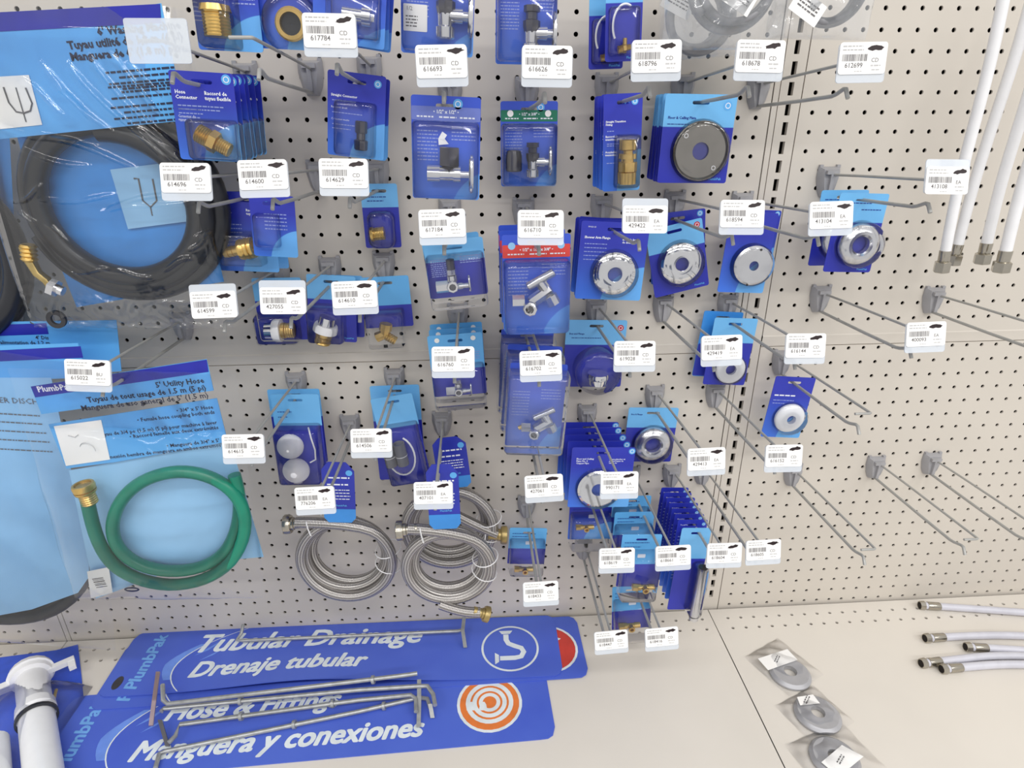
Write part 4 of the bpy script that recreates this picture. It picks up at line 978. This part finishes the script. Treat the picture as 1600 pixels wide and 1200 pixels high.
# pale blue dishwasher hose bag
g = Bag('dishwasher_hose_bag', 'large pale blue bag with dark hose at the lower left', (-45, 548), (35, 1000), 225, -5.0)
g.flat('insert_card', 'sky_pale', [(-170, 590), (80, 590), (104, 700), (136, 850), (140, 900), (122, 926), (50, 952), (-130, 985)], .03, .0, 'pale blue printed insert')
g.flat('header_strip', 'navy_strip', [(-170, 556), (126, 541), (130, 559), (-168, 572)], 0, -.02)
g.flat('header_card', 'sky', [(-170, 545), (122, 536), (136, 590), (-165, 600)], .03, .01)
g.txt('title_lettering', 'DISHWASHER DISCHARGE', 96, 630, 9, 'ink_grey', -.05, 0, math.radians(5))
for i, yy in enumerate((650, 663, 677, 691, 706)):
    part('fine_print', dashes([(-3.0, 0, 0, .07)], 'ink_grey', i), g.root, g.loc(62 + 5 * i, yy, -.05), (0, math.radians(-4), 0))
cc = g.loc(-18, 866, .6); R = 142 * depth(g.c) / F
part('dark_hose', MB().tube([(cc.x + x, y, cc.z + z) for x, y, z in coil(0, 0, R, 2.2, .45, .95, .5, 3, .2, .92)], .42, 12).build('rubber_matte', ang=80), g.root, label='dark grey hose showing below the insert')
def soft(u, v):
    return -.9 * max(0, math.sin(PI * min(1, max(0, u)))) ** .5 * max(0, math.sin(PI * min(1, max(0., v * 1.15)))) ** .5 - .1 + .05 * math.sin(14 * u + 9 * v) * math.sin(17 * v)
part('clear_bag', sheet(g.w * 1.36, g.h * 1.02, 40, 60, soft, 'bag_soft'), g.root)
# header of a bag hanging behind
g = Bag('hose_bag', 'sky blue bag header with dark strip behind the pale blue bag', (20, 500), (42, 600), 330, -3.6)
g.flat('header_card', 'sky', [(-140, 505), (182, 500), (190, 580), (-120, 600)], .03, 0)
g.flat('header_strip', 'navy_strip', [(-140, 512), (72, 505), (76, 522), (-138, 530)], 0, -.03)
g.txt('title_lettering', "4' Dis\nd'alimentation de 1.2 m", 77, 532, 6, 'ink_dark', -.035, .004, math.radians(4))
# green utility hose bag
X, zt = HK['615022']
g = Bag('green_utility_hose_bag', 'clear bag with green garden hose, brass coupling and blue header', (187, 582), (262, 930), 278, -7.1)
g.flat('header_card', 'sky', [(48, 604), (323, 561), (334, 610), (65, 647)], .03, 0, 'sky blue header with dark strip')
g.flat('header_strip', 'navy_strip', [(48, 604), (323, 562), (326, 581), (55, 621)], 0, -.03)
g.txt('brand_lettering', 'PlumbPak', 58, 609, 9, 'print_white', -.035, .012, math.radians(7), 'LEFT')
g.txt('title_lettering', "5' Utility Hose\nTuyau de tout usage de 1.5 m (5 pi)\nManguera de uso general de 5' (1.5 m)", 322, 606, 8.5, 'ink_dark', -.035, .008, math.radians(8))
g.flat('info_card', 'sky', [(76, 663), (339, 622), (356, 690), (180, 722), (104, 732)], .03, 0, 'sky blue information panel')
g.txt('info_lettering', "• 3/4\" x 5' Hose\n• Female hose coupling both ends", 334, 640, 6, 'ink_dark', -.035, .004, math.radians(8))
g.txt('info_lettering', '• Boyau de 3/4 po (1,5 m) (5 pi) pour machine à laver\n• Raccord femelle aux deux extrémités', 340, 664, 6, 'ink_dark', -.035, .004, math.radians(8))
g.txt('info_lettering', "• Manguera de 3/4\" x 5'\n• Conexión hembra de manguera en ambos extremos", 344, 692, 6, 'ink_dark', -.035, .004, math.radians(8))
pic = g.flat('diagram_panel', 'paper', [(84, 666), (158, 656), (172, 718), (103, 728)], 0, -.04, 'white panel with hose drawing')
part('diagram_lines', MB().tube(coil(.2, -.35, .42, 1, 0, 0, 0, 1, .02), .018, 6).tube([(-.6, 0, .45), (-.3, 0, .35), (-.1, 0, .5)], .02, 6).build('ink_pale'), pic, (0, -.03, 0))
g.flat('insert_card', 'sky_pale', [(108, 735), (360, 690), (412, 870), (300, 880), (150, 935)], .02, .15, 'pale blue insert behind the hose')
st = g.loc(136, 775, -.85)
GP = [(134, 770), (147, 835), (170, 880), (210, 905), (265, 917), (320, 908), (365, 880), (387, 830), (380, 785), (352, 755), (312, 738), (268, 735), (220, 750),
      (187, 780), (172, 820), (181, 858), (215, 884), (265, 895), (318, 888), (354, 865), (374, 820), (375, 772), (366, 742)]
path = [g.loc(x, y, -.85 + .5 * i / 22) for i, (x, y) in enumerate(GP)]
path = [path[i].lerp(path[i + 1], k / 4) for i in range(22) for k in range(4)] + [path[-1]]
# smooth the joints of the run-in
for _ in range(6): path = [path[0]] + [(path[i - 1] + path[i] * 2 + path[i + 1]) / 4 for i in range(1, len(path) - 1)] + [path[-1]]
part('green_hose', MB().tube(path, .33, 14).build('green_hose', ang=80), g.root, label='glossy green rubber hose in two loops')
part('brass_coupling', MB().lathe([(-.55, .3)] + thread(-.55, .05, .4, 5, .04) + [(.1, .4), (.12, .5), (.25, .52), (.25, .46), (.3, .52), (.5, .54), (.62, .5), (.62, .4), (.4, .38)], axis(math.radians(97)), 22).build('brass'), g.root, st + Vector((0, 0, .1)))
part('bore_disc', MB().lathe([(0, .01), (.01, .38)], axis(math.radians(97)), 18, cap=False).build('brass_dull'), g.root, st + Vector((-.06, 0, .62)))
bc = g.flat('barcode_patch', 'paper', [(136, 893), (170, 886), (176, 926), (142, 935)], 0, -.1)
part('barcode', MB().quad(0, .3, .62, .05).quad(0, .2, .62, .03).quad(0, .08, .62, .07).quad(0, -.05, .62, .03).quad(0, -.15, .62, .05).quad(0, -.3, .62, .04).build('ink_grey', smooth=False), bc, (0, -.02, 0), (0, math.radians(-10), 0))
mk = g.loc(206, 921, -.1); part('round_mark', plate([[(.42 * math.cos(t), .18 * math.sin(t)) for t in [2 * PI * i / 24 for i in range(24)]], [(.3 * math.cos(t), .06 * math.sin(t)) for t in [2 * PI * i / 24 for i in range(24)]]], 0, 'ink_dark'), g.root, mk)
def greenbag(u, v):
    b_ = -1.75 * max(0, math.sin(PI * min(1, max(0, u)))) ** .6 * max(0, math.sin(PI * min(1, max(0., v * 1.3)))) ** .6
    return b_ - .1 + rays(u, v, 3.0, .05, .95, .55, 22)
part('clear_bag', sheet(g.w * 1.12, g.h * 1.02, 90, 110, greenbag, 'bag_soft'), g.root, (.22, 0, 0), label='clear plastic film')

# ------------------------------------------------------------------ clear bags with grey coils at the top
def coil_bag(label, ctr, rpx, Y, T, B, wpx, labpx, seed):
    g = Bag('coiled_tube_bag', label, T, B, wpx, Y, 'bagged tubing')
    cc = g.loc(ctr[0], ctr[1], -.3); R = rpx * depth(g.c) / F
    part('grey_tubing', MB().tube([(cc.x + x, y, cc.z + z) for x, y, z in coil(0, 0, R, 3.3, .0, -.7, seed, seed, .18)], .17, 10).build('hose_grey', ang=80), g.root)
    q = g.loc(labpx[0], labpx[1], -.95); lb = part('paper_label', plate([rrect(1.5, .9, .05)], .015, 'paper'), g.root, q, (0, .5, 0), 'white paper label')
    part('fine_print', dashes([(-.5, .5, .2 - .15 * i, .06) for i in range(3)], 'ink_grey', seed), lb, (0, -.02, 0))
    part('clear_bag', sheet(g.w, g.h, 50, 50, lambda u, v: -1.0 * max(0, math.sin(PI * u)) ** .5 * max(0, math.sin(PI * v)) ** .5 - .1 + rays(u, v, seed, .09, .5, .9, 14) + .05 * math.sin(23 * u + seed) * math.sin(19 * v), 'bag_grey'), g.root)
    part('bag_back', sheet(g.w, g.h, 8, 8, lambda u, v: .2, 'bag_soft'), g.root)
coil_bag('clear bag of grey coiled tubing at the top, left of two', (1148, -28), 62, -4.6, (1150, -130), (1128, 78), 200, (1155, -4), 2)
coil_bag('smaller clear bag of grey tubing behind the left coil bag', (1092, 25), 46, -2.4, (1098, -70), (1092, 92), 130, (1060, 5), 5)
coil_bag('clear bag of grey coiled tubing at the top beside the slotted post', (1297, -20), 48, -5.0, (1305, -120), (1272, 62), 165, (1262, 12), 7)

# ------------------------------------------------------------------ white supply tubes at top right
def supply_tube(label, T, B, Y, r=.25):
    t, b = at(T[0], T[1], Y), at(B[0], B[1], Y)
    root = thing('supply_tube', label, 'tube', b, group='white supply tubes hanging at top right')
    d = t - b; pts = [d * (i / 12) * 1.05 + Vector((0, .12 * math.sin(i * .5), 0)) for i in range(13)]
    part('white_tube', MB().tube(pts, r, 12).build('white_plastic', ang=80), root)
    rot = (0, math.atan2(d.x, d.z), 0)
    part('ferrule', MB().lathe([(-.5, r * .9), (-.45, r * 1.05), (.1, r * 1.12), (.12, r * 1.0)], mtx(), 16).build('nickel'), root, (0, 0, 0), rot)
    part('nut', MB().lathe([(-1.05, r * 1.2), (-1.0, r * 1.55), (-.5, r * 1.55), (-.45, r * 1.1)], mtx(), 6).build('nickel', ang=20), root, (0, 0, 0), rot)
supply_tube('leftmost white supply tube with a silver nut', (1566, 0), (1477, 395), -5.0, .26)
supply_tube('second white supply tube, tucked behind the leftmost one', (1618, -30), (1496, 385), -3.0, .27)
supply_tube('third white supply tube from the left', (1640, 20), (1541, 383), -3.4, .28)
supply_tube('rightmost white supply tube with a silver nut', (1680, 10), (1571, 395), -5.0, .29)

# ------------------------------------------------------------------ things lying on the base shelf
ZS = -40.2
def on_shelf_root(name, label, cat, x, y, z, rz=0, group=None):
    o = thing(name, label, cat, (x, y, z), (-PI / 2, 0, 0), group)
    o.rotation_euler = (Matrix.Rotation(rz, 3, 'Z') @ Matrix.Rotation(-PI / 2, 3, 'X')).to_euler(); return o
def bend(me, fn):
    for v in me.vertices:
        v.co.y -= fn(v.co.x / U, v.co.z / U) * U
    return me
def fine_plate(w, h, r, thick, mat, nx=60, nz=8):
    b = MB()
    xs = [w * (i / nx - .5) for i in range(nx + 1)]; zs = [h * (j / nz - .5) for j in range(nz + 1)]
    def cl(x, z):    # round the corners off
        dx, dz = abs(x) - (w / 2 - r), abs(z) - (h / 2 - r)
        if dx > 0 and dz > 0:
            l = math.hypot(dx, dz); m_ = max(dx, dz); k = m_ / l
            return (math.copysign(w / 2 - r + dx * k, x), math.copysign(h / 2 - r + dz * k, z))
        return (x, z)
    for y in (-thick / 2, thick / 2):
        vs = []
        for z in zs:
            for x in xs:
                q = cl(x, z); vs.append((q[0], y, q[1]))
        fs = [(j * (nx + 1) + i, j * (nx + 1) + i + 1, (j + 1) * (nx + 1) + i + 1, (j + 1) * (nx + 1) + i) for j in range(nz) for i in range(nx)]
        b.add(vs, fs if y < 0 else [f[::-1] for f in fs])
    n = (nx + 1) * (nz + 1)
    rim = [i for i in range(nx + 1)] + [j * (nx + 1) + nx for j in range(1, nz + 1)] + [nz * (nx + 1) + i for i in range(nx - 1, -1, -1)] + [j * (nx + 1) for j in range(nz - 1, 0, -1)]
    b.f += [(rim[i], rim[i - 1], rim[i - 1] + n, rim[i] + n) for i in range(len(rim))]; b.uv += [[(0, 0)] * 4 for _ in rim]
    return b.build(mat, ang=50)
def sign(label, x0, x1, ya, yb, z, hgt, fn):
    """a long header sign lying on the shelf: ya, yb = front edge at its left and right end"""
    rz = math.atan2(yb - ya, x1 - x0); w = math.hypot(x1 - x0, yb - ya); cx = (x0 + x1) / 2; cy = (ya + yb) / 2 + hgt / 2
    o = on_shelf_root('aisle_sign', label, 'sign', cx, cy, z, rz, 'blue header signs lying on the shelf')
    part('sign_panel', bend(fine_plate(w, hgt, .7, .06, 'sign_blue'), fn), o)
    def put(name, me, px, py, lift=.04, label=None, zz=None):
        q = on(px, py, z if zz is None else zz); d = Matrix.Rotation(-rz, 3, 'Z') @ Vector((q.x - cx, q.y - cy, 0))
        m2 = me.copy(); m2.transform(Matrix.Translation(Vector((d.x, 0, d.y)) * U)); bend(m2, fn)
        return part(name, m2, o, (0, -lift, 0), label=label)
    # left hand brand block with swoosh
    sw = [(-w / 2 + 3.2, -hgt / 2 + .1), (-w / 2 + 4.9, -hgt / 2 + .1), (-w / 2 + 3.9, -hgt * .1), (-w / 2 + 4.2, hgt * .2), (-w / 2 + 6.1, hgt / 2 - .1), (-w / 2 + 5.2, hgt / 2 - 1.2), (-w / 2 + 3.6, hgt * .05)]
    arc = [(-w / 2 + 4.4 + 2.3 * (t - .35) ** 2 * 4 - .3, hgt * (t - .5) * .98) for t in [i / 16 for i in range(17)]]
    ar = arc + [(x + .09, z_) for x, z_ in arc[::-1]]
    lite = [(x - .05 - 1.2 * max(0, .62 - abs(i / 16 - .45)), z_) for i, (x, z_) in enumerate(arc)]
    part('swoosh', bend(plate([[(x, z_) for x, z_ in arc[3:13]] + [(x, z_) for x, z_ in lite[3:13][::-1]]], 0, 'sign_light'), fn), o, (0, -.038, 0))
    part('white_curve', bend(plate([ar], 0, 'icon_white'), fn), o, (0, -.042, 0))
    for k in (0, 1):
        part('spark', bend(plate([[(-w / 2 + 5.1 + .5 * k, .3 - .5 * k), (-w / 2 + 6.9 + .5 * k, 2.0 - .7 * k), (-w / 2 + 5.9 + .5 * k, .75 - .5 * k)]], 0, 'sign_light'), fn), o, (0, -.038, 0))
    bt = text('PlumbPak', 1.2, 'sky_text', .04, .12, 'CENTER', 3, rot=PI / 2).copy(); bt.transform(Matrix.Translation(Vector((-w / 2 + 2.0, 0, 0)) * U)); bend(bt, fn)
    part('brand_lettering', bt, o, (0, -.04, 0))
    return o, put, w
def bowA(x, z): return .75 * math.exp(-((x + 1.5) / 6.5) ** 2) * max(0, (2.7 - z) / 5.4) ** 1.3
flat0 = lambda x, z: 0.0
oR, putR, wR = sign('lower blue sign whose red disc shows at the right end', -44.6, -11.9, -6.35, -5.9, ZS + .12, 5.6, flat0)
putR('red_disc', plate([circ(1.95)], 0, 'sign_red'), 857, 1014, .042); putR('disc_ring', plate([circ(2.1), circ(1.93)], 0, 'icon_white'), 857, 1014, .046); putR('pointer_mark', plate([[(-.3, -.4), (.5, .1), (-.3, .5)]], 0, 'icon_white'), 866, 1001, .05)
oB, putB, wB = sign('blue sign reading Manguera y conexiones under the pile of wire hooks', -46.0, -14.75, -11.15, -10.15, ZS + .05, 6.0, flat0)
putB('title_lettering', text('Hose & Fittings', 1.75, 'icon_white', .07, .28, 'CENTER', 4), 396, 1104, .045)
putB('subtitle_lettering', text('Manguera y conexiones', 1.82, 'icon_white', .07, .28, 'CENTER', 4), 436, 1157, .045)
putB('disc_ring', plate([circ(2.12), circ(1.93)], 0, 'icon_white'), 765, 1099, .046); putB('orange_disc', plate([circ(1.95)], 0, 'orange'), 765, 1099, .042)
for k, (ro, ri) in enumerate(((1.55, 1.26), (1.12, .84), (.7, .45))):
    putB('hose_ring', plate([circ(ro), circ(ri)], 0, 'icon_white'), 765, 1098, .05)
putB('hose_end_mark', plate([[(-.3, -.25), (.25, -.3), (.2, .15), (.1, .35), (-.15, .35)]], 0, 'icon_white'), 736, 1105, .053)
putB('hose_end_mark', plate([[(-.3, -.25), (.25, -.3), (.2, .15), (.1, .35), (-.15, .35)]], 0, 'icon_white'), 755, 1105, .056)
oA, putA, wA = sign('top blue sign reading Tubular Drainage, Drenaje tubular', -44.5, -13.6, -5.45, -5.75, ZS + .2, 5.55, bowA)
putA('title_lettering', text('Tubular Drainage', 2.3, 'icon_white', .07, .28, 'CENTER', 4), 482, 1001, .045)
putA('subtitle_lettering', text('Drenaje tubular', 1.85, 'icon_white', .07, .28, 'CENTER', 4), 434, 1044, .045)
putA('icon_ring', plate([circ(2.05, n=48), circ(1.9, n=48)], 0, 'icon_white'), 797, 1013, .045)
trap = MB()
tp = [(-.25, 0, 1.25), (-.25, 0, .75), (-.1, 0, .4), (.35, 0, .15), (.8, 0, -.05), (.95, 0, -.4), (.75, 0, -.8), (.3, 0, -.9), (-.75, 0, -.9)]
ol_l, ol_r = [], []
for i, q in enumerate(tp):
    a = Vector(tp[min(i + 1, len(tp) - 1)]) - Vector(tp[max(i - 1, 0)]); a.normalize(); nrm = Vector((-a.z, 0, a.x)) * .19
    ol_l.append((q[0] + nrm.x, q[2] + nrm.z)); ol_r.append((q[0] - nrm.x, q[2] - nrm.z))
putA('pipe_icon', plate([ol_l + ol_r[::-1]], 0, 'icon_white'), 797, 1013, .045)
putA('pipe_icon_flange', plate([[(-.75, 1.6), (.25, 1.6), (.05, 1.3), (-.55, 1.3)]], 0, 'icon_white'), 797, 1013, .047)
putA('pipe_icon_flange', plate([[(-1.1, -.4), (-1.1, -1.4), (-.82, -1.2), (-.82, -.6)]], 0, 'icon_white'), 797, 1013, .047)
q = on(184, 1066, ZS + .2); oAm = Matrix.Rotation(0, 3, 'Z')
putA('punch_hole', plate([[(.3 * math.cos(t), .55 * math.sin(t)) for t in [2 * PI * i / 16 for i in range(16)]]], 0, 'nickel_dark'), 184, 1068, .048)

# metal wire hooks piled on the signs
def wire_hook(label, P, zs, r=.14, bracket=None, rings=()):
    pts = [on(x, y, z) for (x, y), z in zip(P, zs)]; c0 = pts[len(pts) // 2]
    root = thing('wire_hook', label, 'hook', (c0.x, c0.y, ZS), group='loose zinc wire hooks on the signs')
    o = Vector((c0.x, c0.y, ZS))
    part('wire', MB().tube([p - o for p in pts], r, 10).build('zinc', ang=60), root)
    if bracket:
        P2, zz, mat = bracket; a = [on(x, y, z) - o for (x, y), z in zip(P2, zz)]
        side = Vector((.0, .0, 0)); d = (a[-1] - a[0]).normalized(); n = d.cross(Vector((1, 0, 0))).normalized() * .06
        b = MB()
        for p, q in zip(a, a[1:]):
            w_ = Vector((.13, 0, 0)); b.add([p - w_ - n, p + w_ - n, q + w_ - n, q - w_ - n, p - w_ + n, p + w_ + n, q + w_ + n, q - w_ + n], [(0, 1, 2, 3), (7, 6, 5, 4), (0, 4, 5, 1), (1, 5, 6, 2), (2, 6, 7, 3), (3, 7, 4, 0)])
        part('bracket', b.build(mat, smooth=False), root)
    for x, y, z in rings:
        q = on(x, y, z) - o; part('stop_ring', MB().lathe([(-.09, .15), (-.09, .27), (.09, .27), (.09, .15), (-.09, .15)], axis(.15) @ mtx(), 14, cap=False).build('zinc'), root, q)
wire_hook('uppermost zinc wire hook of the pile, with a pinkish bracket at left', [(254, 1070), (255, 1094), (262, 1100), (560, 1064), (640, 1054), (652, 1052)], [-38.5, -38.7, -38.7, -38.6, -38.6, -38.6], bracket=([(247, 1050), (241, 1095), (236, 1134)], [-38.9, -39.2, -39.6], 'zinc_pink'), rings=((583, 1062, -38.6),))
wire_hook('second zinc wire hook of the pile, nearly touching the uppermost', [(252, 1112), (256, 1107), (560, 1078), (655, 1072), (668, 1072), (677, 1085), (680, 1102)], [-39.1] * 7, bracket=([(655, 1062), (655, 1100), (654, 1136)], [-39.1, -39.6, -40.0], 'zinc'), rings=((376, 1095, -39.1),))
wire_hook('third zinc wire hook of the pile, with a dark bracket at its left end', [(264, 1160), (274, 1150), (281, 1132), (560, 1094), (642, 1086), (650, 1092), (650, 1112)], [-39.5] * 7, bracket=([(250, 1125), (262, 1166)], [-39.4, -39.95], 'nickel_dark'), rings=((377, 1119, -39.5), (520, 1099, -39.5)))
wire_hook('lowest zinc wire hook of the pile, running off the bottom left', [(243, 1200), (249, 1178), (258, 1174), (560, 1112), (655, 1090), (668, 1092), (672, 1105)], [-39.9] * 7, bracket=([(672, 1100), (676, 1122)], [-39.6, -40.0], 'zinc'), rings=((460, 1132, -39.9), (600, 1103, -39.9)))
wire_hook('single zinc wire hook lying across the words Tubular Drainage', [(380, 976), (377, 990), (370, 1000), (380, 1001), (560, 993), (715, 986), (724, 984)], [-38.9, -39.2, -39.4, -39.4, -39.4, -39.3, -39.3], r=.12, bracket=([(726, 958), (723, 985), (727, 1012)], [-38.7, -39.2, -39.75], 'zinc'))

# bagged grey flanges on the shelf
def bagged_flange(label, ctr, rin, bagP, labP, hole=True, ang=0):
    q = on(ctr[0], ctr[1], ZS + .1)
    o = on_shelf_root('bagged_flange', label, 'bagged flange', q.x, q.y, ZS + .03, ang, 'bagged grey flanges on the shelf')
    n = 8; ro = rin
    b = MB(); pr = [(.0, ro), (.12, ro), (.3, ro * .86), (.3, .42), (.0, .42)]
    b.lathe(pr, mtx(rot=OUT), 40, cap=False); part('grey_flange', b.build('plate_metal' if False else 'grey_cast', ang=30), o, (0, -.05, 0))
    def loc(px, py, z): p = on(px, py, z); d = Matrix.Rotation(-ang, 3, 'Z') @ Vector((p.x - q.x, p.y - q.y, 0)); return d
    pts = [loc(x, y, ZS + .4) for x, y in labP]; cx = sum(p.x for p in pts) / 4; cy = sum(p.y for p in pts) / 4
    lb = part('paper_label', plate([[(p.x - cx, p.y - cy) for p in pts]], .015, 'paper'), o, (cx, -.42, cy), label='white paper label')
    part('fine_print', dashes([(-.35, .35, .12 - .14 * i, .07) for i in range(2)], 'ink_grey', 3), lb, (0, -.02, 0), (0, -.4, 0))
    pts = [loc(x, y, ZS) for x, y in bagP]; x0, x1 = min(p.x for p in pts), max(p.x for p in pts); y0, y1 = min(p.y for p in pts), max(p.y for p in pts)
    part('clear_bag', sheet(x1 - x0, y1 - y0, 30, 40, lambda u, v: -.5 * max(0, math.sin(PI * u)) ** .8 * max(0, math.sin(PI * v)) ** .8 - .03 + .05 * math.sin(17 * u + 5 * v) * math.sin(13 * v), 'bag_soft'), o, ((x0 + x1) / 2, 0, (y0 + y1) / 2), label='clear plastic bag')
bagged_flange('bagged grey flange nearest the pegboard, white label at its top', (1234, 1053), 1.35, [(1185, 1015), (1222, 1003), (1270, 1066), (1225, 1082)], [(1184, 1030), (1230, 1015), (1246, 1032), (1200, 1048)], ang=.45)
bagged_flange('middle bagged grey flange of the three on the shelf', (1277, 1117), 1.4, [(1240, 1088), (1280, 1080), (1318, 1140), (1260, 1152)], [(1245, 1090), (1270, 1086), (1281, 1100), (1250, 1103)], ang=.4)
bagged_flange('bagged grey flange at the bottom edge with a large white label', (1304, 1186), 1.4, [(1250, 1155), (1335, 1150), (1360, 1225), (1280, 1230)], [(1283, 1192), (1315, 1165), (1349, 1183), (1310, 1215)], ang=.3)

# grey braided connector hoses on the shelf
def shelf_hose(label, P, lift=.0, r=.27):
    pts = [on(x, y, ZS + .3 + lift) for x, y in P]; c0 = pts[0]; o = Vector((c0.x, c0.y, ZS))
    root = thing('connector_hose', label, 'hose', o, group='grey connector hoses on the shelf')
    pts.append(pts[-1] + (pts[-1] - pts[-2]) * .6)
    sm = []
    for i in range(len(pts) - 1):
        for k in range(8): sm.append(pts[i].lerp(pts[i + 1], k / 8))
    sm.append(pts[-1])
    for _ in range(12): sm = [sm[0]] + [(sm[i - 1] + sm[i] * 2 + sm[i + 1]) / 4 for i in range(1, len(sm) - 1)] + [sm[-1]]
    d = (sm[4] - sm[0]).normalized(); rot = Vector((0, 0, 1)).rotation_difference(d).to_euler()
    part('grey_tube', MB().tube([p - o for p in sm], r, 12).build('hose_pale', ang=80), root)
    part('ferrule', MB().lathe([(.3, r * .95), (.32, r * 1.12), (1.2, r * 1.12), (1.25, r)], mtx(), 14).build('nickel'), root, sm[0] - o, rot)
    part('nut', MB().lathe([(-.25, r * .7), (-.25, r * 1.2), (.1, r * 1.3), (.12, r * .9), (.35, r * .9)], mtx(), 8).build('nickel', ang=20), root, sm[0] - o, rot)
    part('bore_disc', MB().lathe([(-.26, .01), (-.262, r * .95)], mtx(), 14, cap=False).build('hole_shade'), root, sm[0] - o, rot)  # dark disc laid over the nut opening, painting its inner shade
simple('hose_pale', (204, 204, 214), 0.35, var=0.04)
shelf_hose('grey connector hose lying nearest the pegboard', [(1442, 946), (1490, 949), (1560, 954), (1640, 960), (1720, 968)])
shelf_hose('grey connector hose second from the pegboard', [(1450, 997), (1500, 994), (1560, 992), (1640, 995), (1720, 1002)])
shelf_hose('short grey connector hose end resting in the middle of the group', [(1514, 1011), (1550, 1013), (1600, 1016), (1680, 1024)])
shelf_hose('grey connector hose with its end furthest left in the lower pair', [(1444, 1036), (1490, 1031), (1540, 1025), (1600, 1024), (1700, 1032)])
shelf_hose('grey connector hose nearest the viewer', [(1476, 1045), (1520, 1041), (1560, 1038), (1620, 1038), (1700, 1046)])

# white fill valve pack at the lower left
q0 = on(70, 1130, ZS)
o = on_shelf_root('fill_valve_pack', 'blue pack with white plastic fill valve at the lower left corner', 'hardware pack', q0.x, q0.y, ZS + .02, 0)
def vl(px, py, z): p = on(px, py, z); return Vector((p.x - q0.x, -(z - ZS), p.y - q0.y))
pts = [vl(x, y, ZS) for x, y in ((-90, 1040), (88, 1017), (122, 1008), (128, 1060), (145, 1240), (-60, 1260))]
part('backing_card', plate([[(p.x, p.z) for p in pts]], .04, 'pack_blue'), o, (0, -.03, 0))
a, b_ = vl(50, 1062, ZS + 1.0), vl(72, 1235, ZS + 1.0); d = b_ - a; Lc = d.length
rot = Vector((0, 0, 1)).rotation_difference(d.normalized()).to_euler()
part('white_column', MB().lathe([(-.2, .7), (-.1, .86), (.2, .92), (2.6, .92), (2.7, 1.05), (3.3, 1.08), (3.4, .95), (Lc, .95)], mtx(), 28).build('white_plastic'), o, a, rot)
part('cap', MB().lathe([(-.9, .5), (-.85, 1.2), (-.45, 1.32), (-.4, 1.2), (-.1, 1.15), (.0, .8)], mtx(), 18).build('white_plastic', ang=30), o, a, rot)
part('lever_arm', MB().box((-1.6, 0, -.2), (1.6, .35, .4)).box((-2.2, 0, .2), (.4, .3, .9)).build('white_plastic', smooth=False), o, a, rot)
part('outlet', MB().box((1.3, 0, -.35), (.9, .5, .5)).build('white_plastic', smooth=False), o, a, rot)
part('metal_rod', MB().tube([vl(88, 1078, ZS + .6), vl(74, 1135, ZS + .6)], .1).build('brass_dull'), o)
part('rubber_band', MB().lathe([(3.6, 1.0), (3.65, 1.12), (3.85, 1.12), (3.9, 1.0)], mtx(), 24, cap=False).build('rubber'), o, a, rot)
e1 = vl(-10, 1180, ZS + .9)
part('second_column', MB().lathe([(-1.2, .5), (-1.0, .8), (2.5, .8)], mtx(), 20).build('white_plastic'), o, e1, rot)
part('clear_bag', sheet(6.0, 7.0, 40, 40, lambda u, v: -2.15 * max(0, math.sin(PI * u)) ** .4 * max(0, math.sin(PI * v)) ** .35 - .08 + rays(u, v, 2, .08, .5, .9, 12), 'bag_soft'), o, (-1.5, 0, -.9), label='clear plastic film')
